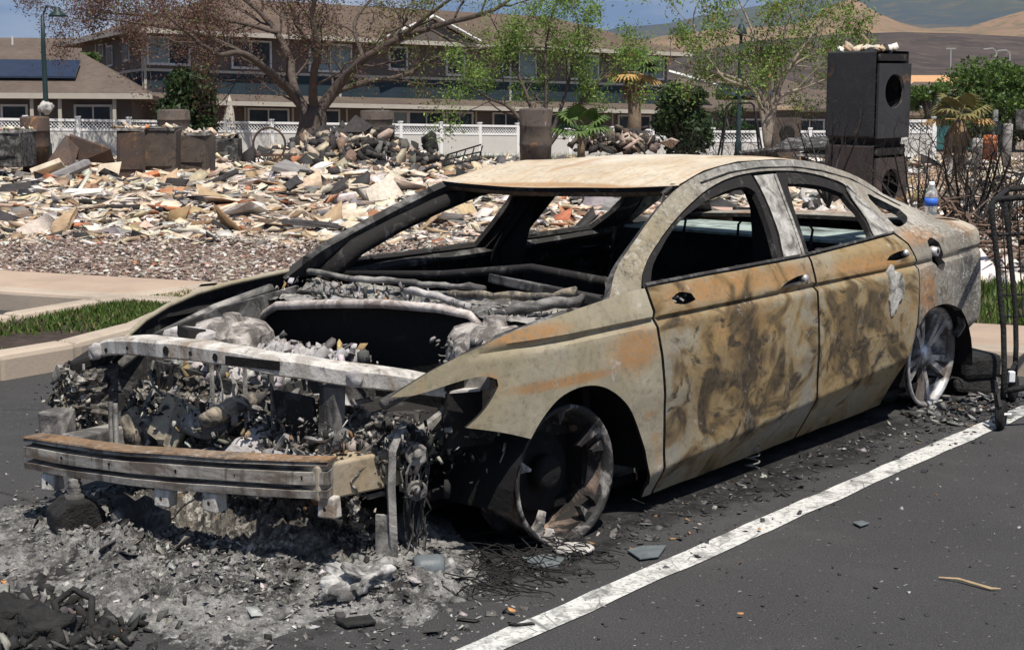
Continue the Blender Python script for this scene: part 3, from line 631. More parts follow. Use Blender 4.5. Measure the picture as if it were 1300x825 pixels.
# the far fender keeps only its upper edge: rim strip along it
def lump(name, c, r, mat, parent=None, seed=0, rough=.22, n=2, sc=3.0):
    bm = bmesh.new(); bmesh.ops.create_icosphere(bm, subdivisions=n+1, radius=1)
    for v in bm.verts:
        k = 1+rough*mnoise.noise(v.co*1.6+Vector((seed, 0, 0)))+rough*.6*mnoise.noise(v.co*sc*1.5+Vector((0, seed, 0)))
        v.co = Vector((v.co.x*r[0], v.co.y*r[1], v.co.z*r[2]))*k
    me = bpy.data.meshes.new(name); bm.to_mesh(me); bm.free()
    o = link(name, me, parent, mat, True); o.location = c; return o
M['towerash'] = soot('tower_ash', (.12, .105, .095), (.50, .455, .41), 1.0, 13)
def tower(c, r, h, name, seed):
    prof = [(r*1.1, -h), (r*1.04, -.08), (r, -.03), (r*.9, 0), (r*.55, .02), (r*.3, .012), (r*.25, .045), (0, .05)]
    m_ = MB().lathe([p for a_, b_ in zip(prof, prof[1:]) for p in (a_, ((a_[0]+b_[0])/2, (a_[1]+b_[1])/2))]+[prof[-1]], 40)
    m_.v = [tuple(Vector(v)*(1+.16*mnoise.noise(Vector(v)*8+Vector((seed, 0, 0)))+.08*mnoise.noise(Vector(v)*22+Vector((seed, 3, 0))))) for v in m_.v]
    o = m_.obj(name, M['towerash'], CAR, False); o.location = c; return o
tower((-.22, .52, .705+cz(.5)), .15, .3, 'strut_tower', 1); tower((.13, -.52, .715), .17, .3, 'strut_tower', 4)
MB().box((-.40, .55, .60), (.14, .2, .14), Matrix.Rotation(.3, 3, 'Z'), .03).obj('battery_remains', M['ashy'], CAR, bevel=.02); MB().box((-.42, .50, .63), (.10, .07, .10), None, .02).obj('battery_cavity', M['soot'], CAR)
# radiator support: bowed pale beam with punched holes
RS = [(-.66, .70, .60), (-.70, .45, .66), (-.70, .1, .685), (-.66, -.2, .68), (-.58, -.45, .66), (-.46, -.66, .64), (-.38, -.735, .62)]
rs = MB(); prof = [(.0, .0), (.0, .026), (-.012, .031), (-.07, .026), (-.08, .016), (-.08, -.028), (-.072, -.034), (-.06, -.028), (-.06, .01), (-.01, .013)]
def sweep(mb, path, prof, n=8):
    path = [Vector(p) for p in path]; P = []
    for i in range(len(path)-1):
        p0, p1, p2, p3 = path[max(0, i-1)], path[i], path[i+1], path[min(len(path)-1, i+2)]
        for k in range(n):
            t = k/n; P.append(.5*((2*p1)+(-p0+p2)*t+(2*p0-5*p1+4*p2-p3)*t*t+(-p0+3*p1-3*p2+p3)*t**3))
    P.append(path[-1]); m = len(prof); V = []; Fc = []
    for i, p in enumerate(P):
        t = (P[min(i+1, len(P)-1)]-P[max(0, i-1)]); t.z = 0; t.normalize(); nr = Vector((t.y, -t.x, 0))
        if nr.x > 0: nr = -nr
        for f_, z in prof: V.append(p-nr*f_*1.0+Vector((0, 0, z)) if False else p+nr*(-f_)*1.0+Vector((0, 0, z)))
    for i in range(len(P)-1):
        for k in range(m): k2 = (k+1) % m; Fc.append((i*m+k, i*m+k2, (i+1)*m+k2, (i+1)*m+k))
    Fc.append(tuple(range(m))); Fc.append(tuple((len(P)-1)*m+k for k in range(m-1, -1, -1)))
    mb.add(V, Fc); return P
Prs = sweep(rs, [(x, y, z-.0) for x, y, z in RS], [(-f_, z) for f_, z in prof]) if False else sweep(rs, RS, prof)
rs.v = [tuple(Vector(v)+Vector((mnoise.noise(Vector(v)*7), 0, mnoise.noise(Vector(v)*6+Vector((4, 0, 0)))))*.010) for v in rs.v]
rso = rs.obj('radiator_support', M['ashsteel'], CAR)
for i, (fr, w_, h_) in enumerate([(.12, .012, .02), (.2, .01, .012), (.3, .022, .03), (.36, .012, .012), (.42, .018, .022), (.80, .014, .014), (.87, .016, .016), (.92, .01, .01)]):
    p = Prs[int(fr*(len(Prs)-1))]
    MB().lathe([(.0, 0), (w_*.8, 0)], 10, Matrix.Translation(p+Vector((-.0818, 0, -.008))) @ Matrix.Rotation(-math.pi/2, 4, 'Y')).obj('punched_hole', M['soot'], rso)
i_ = int(.52*(len(Prs)-1)); p = Prs[i_]; t_ = Prs[i_+2]-Prs[i_-2]; an = math.atan2(-t_.x, t_.y) if t_.y > 0 else math.atan2(t_.x, -t_.y)
MB().box(p+Vector((-.0805*math.cos(an), -.0805*math.sin(an), -.006)), (.012, .22, .030), Matrix.Rotation(an, 3, 'Z')).obj('latch_slot', M['void'], rso)
for fr in (.07, .76): 
    p = Prs[int(fr*(len(Prs)-1))]; lump('support_bolt', p+Vector((-.09, 0, .0)), (.022, .03, .03), M['ashy'], rso, 3, .4, 1)
# legs of the support
for fr, dz in ((.03, .42), (.68, .40)):
    p = Prs[int(fr*(len(Prs)-1))]; MB().box(p+Vector((-.03, 0, -dz/2-.05)), (.05, .07, dz), Matrix.Rotation(.06, 3, 'X'), .006).obj('support_leg', M['soot_grey'], CAR)
# bumper beam
BB = [(-.79, -.63, .30), (-.90, -.36, .285), (-.97, -.05, .265), (-1.02, .30, .245), (-1.05, .67, .225)]
bpf = [(.07, .0), (.07, .112), (.0, .118), (-.006, .104), (.032, .101), (.032, .088), (-.006, .083), (-.006, .044), (.032, .040), (.032, .029), (-.006, .024), (-.004, .0)]
bb = MB(); Pbb = sweep(bb, BB, [(f_, z) for f_, z in bpf]); bb.v = [tuple(Vector(v)+Vector((mnoise.noise(Vector(v)*5), 0, mnoise.noise(Vector(v)*4+Vector((4, 0, 0)))))*.009) for v in bb.v]; bbo = bb.obj('bumper_beam', M['beam'], CAR)
tf = MB(); sweep(tf, [(x, y, z+.113) for x, y, z in BB], [(.075, .002), (.075, .008), (-.007, .009), (-.009, .004), (-.006, .002)]); tf.v = [tuple(Vector(v)+Vector((mnoise.noise(Vector(v)*5), 0, mnoise.noise(Vector(v)*4+Vector((4, 0, 0)))))*.009) for v in tf.v]; tf.obj('top_flange', M['rustflange'], bbo)
for fr in (.1, .3, .48, .7, .86):
    p = Pbb[int(fr*(len(Pbb)-1))]; MB().lathe([(0, 0), (.007, 0)], 8, Matrix.Translation(p+Vector((-.0085, 0, .064))) @ Matrix.Rotation(-math.pi/2, 4, 'Y')).obj('bolt_hole', M['void'], bbo)
for fr, dx in ((.06, .05), (.40, .06), (.56, .06), (.92, .05)):
    p = Pbb[int(fr*(len(Pbb)-1))]; b_ = MB().box(p+Vector((.03, 0, -.035)), (.05, .062, .066), Matrix.Rotation(.2, 3, 'Z'), .004).obj('beam_bracket', M['ashsteel'], bbo, bevel=.006)
    MB().lathe([(0, 0), (.008, 0)], 8, Matrix.Translation(p+Vector((-.004, -.012, -.035))) @ Matrix.Rotation(-math.pi/2, 4, 'Y')).obj('bracket_hole', M['soot'], b_)
MB().box((-.64, -.575, .345), (.34, .10, .12), Matrix.Rotation(-.12, 3, 'Z'), .004).obj('crash_box', burnt('crash_box', (.42, .375, .30), (.37, .29, .19), .0, .1, .6, seed=9), CAR, bevel=.008)
MB().box((-.75, .55, .30), (.42, .09, .11), Matrix.Rotation(.1, 3, 'Z'), .004).obj('crash_box', M['steel'], CAR, bevel=.008)
# near corner: strap, pulleys, frame horn, hanging harness
MB().tube([(-.50, -.68, .50), (-.54, -.69, .47), (-.57, -.69, .42), (-.575, -.69, .30), (-.57, -.69, .15), (-.55, -.68, .02)], [.012, .016, .017, .017, .018, .012], 4).obj('hanging_strap', M['steel'], CAR)
MB().box((-.575, -.66, .12), (.02, .06, .17), Matrix.Rotation(.3, 3, 'Z'), .004).obj('strap_plate', M['steel'], CAR)
for z, r_ in ((.395, .038), (.275, .034)):
    MB().lathe([(.0, .03), (.012, .03), (.014, .012), (r_*.7, .01), (r_, .018), (r_*.9, 0), (r_, -.018), (r_*.6, -.02), (0, -.02)], 18, Matrix.Translation((-.47, -.70, z)) @ Matrix.Rotation(math.pi/2, 4, 'X') @ Matrix.Rotation(-.6, 4, 'Y')).obj('belt_pulley', M['steel'], CAR, True)
hn = MB()
for k in range(16):
    x0, y0 = -.50+.1*R.random(), -.71+.07*R.random(); z0 = .46; pts = []
    for i in range(7): pts.append((x0+R.uniform(-.018, .018), y0+R.uniform(-.015, .015), z0-(.44-.1*R.random())*i/6))
    hn.tube(pts, .0028+.003*R.random(), 4)
hn.obj('burnt_wiring', M['soot_grey'], CAR)
MB().prism([(-.20, -.64, .50), (-.26, -.66, .51), (-.50, -.62, .39), (-.50, -.62, .30), (-.42, -.62, .30)], (0, .03, 0)).obj('frame_horn', M['steel'], CAR, bevel=.008)
MB().prism([(-.30, -.70, .62), (-.22, -.80, .66), (-.22, -.80, .58), (-.32, -.70, .585)], (.03, .06, 0)).obj('headlight_bracket', M['steel'], CAR)
MB().box((-.30, -.745, .585), (.12, .04, .008), Matrix.Rotation(-.5, 3, 'Z')).obj('headlight_shelf', M['ashy'], CAR)
# far corner: headlight carrier and its brackets
fb = MB().prism([(-.80, .74, .52), (-.74, .84, .50), (-.58, .86, .56), (-.56, .72, .585), (-.68, .66, .56)], (0, 0, .05)); fb.obj('headlight_carrier', M['soot'], CAR, bevel=.012)
for yy, zz in ((.74, .555), (.69, .56)): MB().box((-.805+.07*(.74-yy)/.05*.6, yy+.03, zz-.01), (.006, .022, .022)).obj('carrier_slot', M['ashy'], CAR)
for k in range(5): MB().box((-.78+R.uniform(-.05, .06), .72+R.uniform(-.08, .08), .36+.035*k), (.03+.05*R.random(), .10, .05), Matrix.Rotation(R.uniform(-.6, .6), 3, 'X') @ Matrix.Rotation(R.uniform(-.6, .6), 3, 'Z'), .012).obj('melted_bracket', M['soot_grey'] if k % 2 else M['steel'], CAR)
MB().box((-.93, .64, .38), (.09, .10, .10), Matrix.Rotation(.2, 3, 'Z'), .012).obj('corner_block', M['steel'], CAR, bevel=.01)
for yy in (.42, .39): MB().tube([(-.86, yy, .20), (-.85, yy+.01, .47)], .009, 6).obj('radiator_post', M['steel'], CAR)
MB().box((-.70, .28, .40), (.02, .14, .17), Matrix.Rotation(.35, 3, 'X') @ Matrix.Rotation(.3, 3, 'Y'), .01).obj('torn_plate', plain('tan_scorched_plate', (.30, .26, .19), .8, .4, 9, .3, dirt=(.05, .045, .04)), CAR)
MB().box((-.60, -.28, .44), (.03, .20, .24), Matrix.Rotation(-.12, 3, 'Y'), .01).obj('condenser_plate', M['soot'], CAR, bevel=.012)
MB().box((-.58, .0, .45), (.02, .5, .012), None, .005).obj('radiator_rod', M['steel'], CAR)
for y_ in (.12, -.06, -.2): MB().tube([(-.64, y_, .25), (-.62, y_+.03, .62)], .008, 5).obj('radiator_rod', M['steel'], CAR)
for k, (x, y, z, r_) in enumerate([(-.45, .02, .44, .10), (-.42, .2, .46, .08), (-.40, -.2, .42, .11), (-.35, .42, .44, .09), (-.5, -.36, .33, .08)]):
    lump('melted_engine_lump', (x, y, z), (r_, r_*1.1, r_*.8), [M['steel'], M['soot_grey'], M['ashy']][k % 3], CAR, k*3.3, .5, 2)
def heap(name, n, box, size, pal, seed, parent=None, mat=None, flat=.38, tilt=1.0):
    P, sz, g = jumble(n, None, None, size, flat, seed, tilt=tilt, aspect=(.14, .7))
    c_ = np.stack([g.uniform(box[0], box[1], n), g.uniform(box[2], box[3], n), g.uniform(box[4], box[5], n)], 1)
    P += c_[:, None, :]
    return stuff(soup_obj(name, P, pick(g, n, pal), mat or M['flake'], parent))
PASH = [(5, (.03, .028, .027)), (4, (.075, .07, .065)), (2.6, (.20, .185, .16)), (2.0, (.44, .41, .36)), (1.4, (.25, .18, .11)), (.3, (.26, .13, .06))]
def melt(name, fn_, nu, nv, mat, par=CAR):
    V = [fn_(i/nu, j/nv) for j in range(nv+1) for i in range(nu+1)]; Fc = [(j*(nu+1)+i, j*(nu+1)+i+1, (j+1)*(nu+1)+i+1, (j+1)*(nu+1)+i) for j in range(nv) for i in range(nu)]
    return link(name, mesh(name, V, Fc), par, mat, False)
def crumple(p, s=1.0):
    return s*(.055*mnoise.noise(p*7)+.05*(.5-abs(mnoise.noise(p*15+Vector((3, 1, 2)))))+.035*(.5-abs(mnoise.noise(p*31+Vector((7, 1, 2)))))+.016*mnoise.noise(p*70))
q = NT('melted_mass', .85, .25); a = q.noise(q.P, 13, 8, .75, .8); b = q.noise(q.P, 34, 6, .75); z_ = q.noise(q.P, 5, 5, .6, .5)
c = q.mix(q.ramp(a, [(.42, 0), (.56, 1)]), (.022, .02, .019), (.14, .125, .105)); c = q.mix(q.math('MULTIPLY', q.ramp(b, [(.50, 0), (.60, 1)]), q.ramp(z_, [(.40, .15), (.58, 1)])), c, (.48, .45, .40)); c = q.mix(q.math('MULTIPLY', q.ramp(q.noise(q.P, 19, 5, .7), [(.58, 0), (.66, 1)]), .8), c, (.24, .165, .095))
q.bump(b, .9, .02); M['melt'] = q.col(c)
def nose_(u, v):
    y = -.63+1.28*u; z = .13+.40*v; p = Vector((0, y, z)); return (-.50-.10*math.sin(math.pi*min(1, v*1.15))-crumple(p, 1.25)-.10*(1-v)*.6, y, z+.02*mnoise.noise(p*20))
melt('melted_mass', nose_, 170, 60, M['melt'])
def under_(u, v):
    x = -1.0+.75*v; y = -.62+1.25*u; e = max(0, 1-((u-.5)/.5)**4)*max(0, 1-((v-.55)/.45)**2); p = Vector((x, y, 0)); return (x, y, -.02+e*(.12+.16*max(0, mnoise.noise(p*4+Vector((0, 0, 5)))+.25)+crumple(p*1.0, 1.3)))
melt('melted_mass', under_, 170, 100, M['melt'])
def bay_(u, v):
    x = -.58+.60*v; y = -.05+.62*u; p = Vector((x, y, 1)); e = max(0, 1-((u-.5)/.5)**6)*max(0, 1-((v-.5)/.5)**6); return (x, y, .36+e*(.21+crumple(p, .8)))
melt('ash_bed', bay_, 90, 80, M['ashy'])
def corner_(u, v):
    y = .58+.26*u; z = .22+.34*v; p = Vector((5, y, z)); return (-.70-.12*math.sin(math.pi*u)-crumple(p, 1.3), y, z)
melt('melted_mass', corner_, 50, 60, M['melt'])
heap('melted_scraps', 1500, (-.74, -.56, -.62, .62, .18, .50), (.006, .034), PASH, 3, CAR)
heap('melted_scraps', 130, (-.68, -.55, -.58, .60, .22, .45), (.03, .09), PASH, 4, CAR)
heap('melted_scraps', 300, (-.90, -.72, .60, .84, .24, .52), (.008, .035), PASH, 5, CAR)
heap('melted_scraps', 600, (-.60, -.30, -.68, -.42, .34, .47), (.008, .04), [(5, (.07, .065, .06)), (3, (.2, .19, .17)), (1.5, (.4, .38, .34))], 6, CAR)
heap('ash_crumbs', 620, (-.54, .0, -.08, .56, .53, .60), (.014, .075), [(3, (.28, .27, .27)), (3, (.45, .42, .40)), (2, (.12, .115, .115)), (.6, (.4, .28, .14))], 7, CAR)
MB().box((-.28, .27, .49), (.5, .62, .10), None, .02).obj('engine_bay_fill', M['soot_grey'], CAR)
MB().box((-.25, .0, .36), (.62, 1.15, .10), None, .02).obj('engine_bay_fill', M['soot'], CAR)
heap('ash_crumbs', 160, (-.1, .3, -.66, -.40, .60, .70), (.012, .05), [(3, (.12, .115, .11)), (3, (.3, .28, .26))], 8, CAR)
hs_ = MB()
for k in range(46):
    c0 = Vector((R.uniform(-.72, -.5), R.uniform(-.58, .6), R.uniform(.24, .5))); d0 = Vector((R.gauss(0, .3), R.gauss(0, 1), R.gauss(0, .8))).normalized(); pts = [c0]
    for i in range(5): d0 = (d0+Vector((R.gauss(0, .35), R.gauss(0, .35), R.gauss(0, .35)))).normalized(); pts.append(pts[-1]+d0*R.uniform(.02, .05))
    hs_.tube(pts, R.uniform(.003, .010), 5)
stuff(hs_.obj('burnt_hoses', M['steel'], CAR))
for k, (x, y, z, r_, h_, m_) in enumerate([(-.66, .12, .40, .05, .10, 'steel'), (-.64, -.12, .36, .06, .09, 'ashy'), (-.66, -.02, .48, .035, .12, 'cowltube'), (-.62, .36, .42, .05, .10, 'soot_grey'), (-.58, -.46, .42, .045, .08, 'steel'), (-.70, .50, .33, .05, .08, 'cowltube')]):
    mm_ = MB().lathe([(0, -h_), (r_*.7, -h_), (r_, -h_*.7), (r_*.95, -h_*.2), (r_*1.05, 0), (r_*.9, h_*.5), (r_*.5, h_*.8), (r_*.45, h_), (0, h_)], 14)
    mm_.v = [tuple(Vector(v)*(1+.3*mnoise.noise(Vector(v)*16+Vector((k*3, 0, 0))))) for v in mm_.v]; oo = mm_.obj('engine_part', M[m_], CAR, True); oo.location = (x, y, z); oo.rotation_euler = (R.uniform(0, 3), R.uniform(0, 3), 0)
for k, (x, y, z, r_) in enumerate([(-.66, -.16, .30, .10), (-.68, -.32, .31, .08), (-.66, .04, .28, .08)]): lump('ash_lump', (x, y, z), (r_, r_*1.3, r_*.8), M['ashy'], CAR, 20+k*3, .7, 2)
heap('cowl_debris', 420, (.14, .50, -.75, .78, .70, .775), (.010, .045), [(3, (.07, .068, .066)), (3, (.22, .21, .2)), (2, (.42, .40, .38)), (.8, (.27, .17, .08))], 9, CAR)
heap('cabin_debris', 420, (.6, 2.4, -.62, .62, .12, .30), (.03, .12), [(6, (.02, .019, .018)), (1, (.09, .085, .08))], 10, CAR)
heap('wing_debris', 120, (-.55, -.1, -.82, -.6, .27, .48), (.012, .05), [(4, (.03, .028, .026)), (1, (.3, .28, .25))], 12, CAR)
# wheels
def wheel(c, steer, camber, spokes, dark, name='wheel'):  # dark: barrel and hub colours carry painted shade along with soot
    w = empty(name, c, 0); w.parent = CAR; w.rotation_euler = (camber, 0, steer)
    Mx = Matrix.Rotation(math.pi/2, 4, 'X')          # local Z -> outboard (-y)
    prof = [(.250, .0), (.250, .012), (.238, .014), (.228, .0), (.215, -.03), (.208, -.10), (.205, -.16), (.24, -.19), (.25, -.19), (.25, -.175), (.215, -.15), (.222, -.05), (.236, -.012)]
    rim = MB().lathe([(.250, .0), (.250, .012), (.238, .014), (.226, -.002), (.219, -.022), (.222, -.03), (.236, -.012)], 48, Mx, True).obj('rim', M['sootalloy'] if dark else M['alloy'], w, True)
    MB().lathe([(.219, -.022), (.208, -.10), (.205, -.16), (.24, -.19), (.25, -.19), (.25, -.175), (.215, -.15), (.222, -.05)], 48, Mx, True).obj('barrel', M['barrel'] if dark else M['alloy'], rim, True)
    hub = MB().lathe([(0, -.06 if dark else -.012), (.045, -.06 if dark else -.012), (.062, -.07 if dark else -.03), (.065, -.10), (0, -.105)], 20, Mx).obj('hub', M['void'] if dark else M['alloy'], w, True)
    MB().lathe([(.0, -.12), (.14, -.12), (.14, -.135), (0, -.135)], 28, Mx).obj('brake_disc', M['void'] if dark else M['soot'], w)
    MB().lathe([(.0, -.15), (.212, -.15)], 28, Mx).obj('backing_plate', M['void'], w)
    for k, (a0, a1, full) in enumerate(spokes):
        s0 = Vector((math.cos(a0)*.05, math.sin(a0)*.05, -.03)); e = Vector((math.cos(a1)*.226, math.sin(a1)*.226, -.006))
        if not full: s0 = s0.lerp(e, R.uniform(.45, .8))
        t = (e-s0).normalized(); side = Vector((-t.y, t.x, 0)).normalized()
        m_ = MB(); wd = .013; V = []
        for f_ in (0, .5, 1):
            p = s0.lerp(e, f_)+Vector((0, 0, .004*math.sin(f_*3.14))); ww = wd*(1+.5*f_*f_) if full else wd*(.35+1.5*f_**1.5)
            V += [p-side*ww, p+side*ww, p+side*ww*.8+Vector((0, 0, -.03)), p-side*ww*.8+Vector((0, 0, -.03))]
        m_.add([Mx @ v for v in V], [(0, 1, 5, 4), (4, 5, 9, 8), (1, 2, 6, 5), (5, 6, 10, 9), (3, 0, 4, 7), (7, 4, 8, 11), (2, 3, 7, 6), (6, 7, 11, 10), (3, 2, 1, 0), (8, 9, 10, 11)])
        m_.obj('spoke', M['alloy'] if not dark else M['sootalloy'], rim)
    return w
def spk(off, broken, gone=()): return [(off+2*math.pi*k/5+s_*.10, off+2*math.pi*k/5+s_*.17, (k, s_) not in broken) for k in range(5) for s_ in (-1, 1) if (k, s_) not in gone]
wheel((.095, -.865, .238), -.06, -.03, spk(.5, {(0, 1), (0, -1), (1, 1), (1, -1), (2, 1), (3, -1), (3, 1), (4, 1), (4, -1), (2, -1)}, {(1, 1), (2, 1)}), True)
wheel((3.05, -.79, .243), .0, .02, spk(.9, set()), False)
wheel((.16, .80, .243), .1, .03, spk(.2, set()), True); wheel((2.97, .78, .243), 0, 0, spk(.4, set()), True)
for x in (.16, 2.97): MB().tube([(x, -.70, .24), (x, .62, .24)], .035, 8).obj('axle', M['soot'], CAR)
MB().tube([(.17, -.66, .2), (.14, -.60, .68)], [.04, .05], 8).obj('strut', M['soot_grey'], CAR)
MB().tube([(-.05, -.70, .05), (-.02, -.72, .2), (.0, -.72, .40)], .03, 7).obj('steering_link', M['soot'], CAR)
# rear corner: melted bumper skin hanging, exhaust box
MB().prism([(3.36, -.80, .32), (3.40, -.80, .46), (3.48, -.79, .62), (3.52, -.76, .62), (3.55, -.7, .36), (3.46, -.76, .28)], (0, .05, 0)).obj('bumper_remnant', M['soot'], CAR, bevel=.01)
MB().box((3.54, 0, .52), (.08, 1.2, .12)).obj('rear_beam', M['soot_grey'], CAR)
# ------------------------------------------------------------------ ash and scraps on the asphalt
def cw(x, y, z=0.0): return CAR.matrix_basis @ Vector((x, y, z))
CM = np.array(Matrix.LocRotScale(CAR.location, CAR.rotation_euler, None)); CR, CT = CM[:3, :3], CM[:3, 3]
CAR_M = Matrix.LocRotScale(CAR.location, CAR.rotation_euler, None)
def carw(x, y, z=0.0): return CAR_M @ Vector((x, y, z))
# oily soot burnt into the asphalt round the car: a thin ragged film
def soot_film(name, cx, cy, rx, ry, seed, lb):
    V = [carw(cx, cy, .0035)]; n = 160
    for k in range(n):
        w = 2*math.pi*k/n; rr = 1+.22*mnoise.noise(Vector((math.cos(w)*2, math.sin(w)*2, seed)))+.14*mnoise.noise(Vector((math.cos(w)*7, math.sin(w)*7, seed)))+.08*mnoise.noise(Vector((math.cos(w)*22, math.sin(w)*22, seed))); V.append(carw(cx+rx*rr*math.cos(w), cy+ry*rr*math.sin(w), .0035))
    V2 = [V[0]]+[V[0].lerp(p_, .72) for p_ in V[1:]]+V[1:]; me = mesh(name, V2, [(0, 1+k, 1+(k+1) % n) for k in range(n)]+[(1+k, 1+n+k, 1+n+(k+1) % n, 1+(k+1) % n) for k in range(n)])
    me.color_attributes.new('Col', 'FLOAT_COLOR', 'POINT').data.foreach_set('color', np.array([(1, 1, 1, 1)]*(n+1)+[(0, 0, 0, 1)]*n, np.float32).reshape(-1))
    return stuff(link(name, me, None, M['film']), lb, 'soot')
q = NT('soot_film', .92, .15); a = q.noise(q.W, 8, 7, .7, .5); b = q.noise(q.W, 60, 5, .75); c = q.mix(q.ramp(a, [(.4, 0), (.62, 1)]), (.016, .0155, .015), (.04, .038, .037)); c = q.mix(q.ramp(b, [(.60, 0), (.70, .7)]), c, (.16, .155, .15)); q.bump(b, .7, .008); M['film'] = q.col(c); at_ = q.n('ShaderNodeAttribute'); at_.attribute_name = 'Col'; q.L(q.ramp(q.math('ADD', q.math('MULTIPLY', at_.outputs['Fac'], .75), q.math('MULTIPLY', q.noise(q.W, 6, 8, .75, .4), .9)), [(.62, 0), (1.0, .95)]), q.b.inputs['Alpha'])
soot_film('soot_film', .9, -.15, 2.75, 1.0, 3, 'black soot burnt into the asphalt under and round the car')
# low drift of ash under and before the nose (height only: real relief on the road)
V = []; Fc = []; nx, ny = 300, 290
def drift(x, y):
    e = 1-(((x+.70)/.80)**2+((y+.05)/1.02)**2); e2 = 1-(((x+.05)/.7)**2+((y+.95)/.28)**2)
    e += .55*mnoise.noise(Vector((x*2.6, y*2.6, 4))); e2 += .5*mnoise.noise(Vector((x*3.6, y*3.6, 9)))
    h = max(0, min(1, e*1.5))*(.05+.05*max(0, mnoise.noise(Vector((x*4, y*4, 2)))))
    return h*(.8+.5*mnoise.noise(Vector((x*14, y*14, 0)))+.7*(.5-abs(mnoise.noise(Vector((x*24, y*24, 6)))))+.6*(.45-abs(mnoise.noise(Vector((x*52, y*52, 3)))))+.3*mnoise.noise(Vector((x*90, y*90, 3))))
for j in range(ny):
    for i in range(nx):
        x, y = -2.0+2.9*i/(nx-1), -1.5+2.8*j/(ny-1); h = drift(x, y); V.append(carw(x, y, h if h > .0015 else -.02))
for j in range(ny-1):
    for i in range(nx-1): a = j*nx+i; Fc.append((a, a+1, a+nx+1, a+nx))
q = NT('ash_drift', .95, .1); a = q.noise(q.W, 5, 7, .7, .6); b = q.noise(q.W, 38, 5, .75)
c = q.mix(q.ramp(a, [(.40, 0), (.60, 1)]), (.055, .052, .05), (.33, .318, .30)); c = q.mix(q.ramp(b, [(.52, 0), (.68, 1)]), c, (.50, .48, .45)); c = q.mix(q.ramp(b, [(.32, .9), (.45, 0)]), c, (.025, .024, .023))
q.bump(q.math('ADD', a, b), 1.0, .03); stuff(link('ash_drift', mesh('ash_drift', V, Fc), None, q.col(c), True), 'drift of grey ash spread on the asphalt under the car nose', 'ash')
def flakes(name, n, sampler, size, pal, seed, label, flat=.22, tilt=.35, lift=.3):
    P, sz, g = jumble(n, None, None, size, flat, seed, tilt=tilt)
    c_ = np.array([sampler(g) for _ in range(n)]); mn = P[:, :, 2].min(1); c_[:, 2] -= mn*lift
    P += c_[:, None, :]; return stuff(soup_obj(name, P, pick(g, n, pal), M['flake']), label, 'debris')
def s_front(g):
    while True:
        x, y = g.normal(-.78, .26), g.normal(-.1, .50)
        if -2.0 < x < .4 and -1.3 < y < 1.2:
            w = carw(x, y); return (w.x, w.y, max(0, drift(x, y)))
PF = [(3.5, (.10, .096, .09)), (4, (.20, .193, .18)), (3.2, (.32, .305, .28)), (2.2, (.47, .445, .41)), (2.2, (.03, .029, .028)), (.12, (.32, .2, .1))]
flakes('ash_flakes', 6500, s_front, (.003, .024), PF, 21, 'loose ash flakes and melted crumbs scattered before the bumper beam')
flakes('ash_flakes', 260, s_front, (.015, .06), [(3, (.06, .057, .055)), (3, (.16, .155, .145)), (2.5, (.33, .315, .29)), (1.2, (.48, .46, .42))], 26, 'larger curled ash scales on the drift before the bumper beam', .10, .4)
def s_side(g):
    x = g.uniform(-.3, 3.7); y = -.85-abs(g.normal(0, .18)); w = carw(x, y); return (w.x, w.y, max(0.002, drift(x, y)))
flakes('ash_flakes', 1500, s_side, (.004, .03), [(5, (.05, .048, .047)), (3, (.12, .115, .11)), (1.0, (.36, .34, .31)), (.2, (.3, .18, .09))], 22, 'charred flakes lying along the sill side of the car')
def s_bl(g):
    p = gnd(abs(g.normal(0, 75)), 825-abs(g.normal(0, 40))); return (p.x, p.y, .002)
flakes('charred_bits', 1100, s_bl, (.006, .06), [(6, (.03, .029, .028)), (2, (.1, .095, .09)), (.7, (.28, .26, .23))], 23, 'heap of charred bits on the asphalt beside the bent pipe', .45, .7)
def s_rd(g):
    while True:
        p = gnd(g.uniform(-20, 1320), g.uniform(480, 830))
        return (p.x, p.y, .001)
flakes('road_grit', 900, s_rd, (.004, .016), [(3, (.06, .06, .06)), (2, (.2, .195, .19)), (.6, (.4, .38, .36)), (.15, (.35, .14, .07))], 24, 'fine grit scattered over the dark asphalt')
def s_rc(g):
    p = gnd(g.uniform(1150, 1290), g.uniform(470, 540)); return (p.x, p.y, .002)
flakes('ash_flakes', 420, s_rc, (.008, .06), [(4, (.06, .058, .055)), (2, (.2, .19, .18)), (1, (.4, .38, .36))], 25, 'grey flakes on the asphalt between the rear wheel and the kerb')

def plate(name, pts, th, mat, label, cat, loc=None, tilt=(0, 0)):
    cx = sum((p for p in pts), Vector((0, 0, 0)))/len(pts)
    mb = MB().prism([p-cx for p in pts], (0, 0, th)); o = mb.obj(name, mat, None, False, th*.3); o.location = cx+Vector((0, 0, .006)); o.rotation_euler = (tilt[0], tilt[1], 0)
    return tag(o, label, cat)
M['slate'] = plain('grey_glass_slab', (.12, .135, .14), .45, .3, 20, .1); M['palescrap'] = plain('pale_scrap', (.42, .40, .37), .8, .35, 14, .4)
M['black'] = plain('charred_black', (.022, .021, .02), .85, .6, 18, .6); M['meltal'] = soot('melted_aluminium', (.10, .095, .09), (.50, .485, .46), 1.0, 11, .55)
plate('glass_fragment', [gnd(796, 702), gnd(815, 697), gnd(846, 696), gnd(836, 710), gnd(812, 713)], .008, M['slate'], 'curved grey shard of burnt glass near the white line', 'shard')
plate('glass_fragment', [gnd(662, 712), gnd(690, 709), gnd(717, 712), gnd(708, 722), gnd(680, 725)], .008, M['slate'], 'flat grey shard beside the front wheel rim', 'shard', tilt=(.04, .02))
plate('glass_fragment', [gnd(1082, 666), gnd(1094, 664), gnd(1104, 667), gnd(1092, 671)], .006, M['slate'], 'small blue grey shard alone on the open asphalt', 'shard')
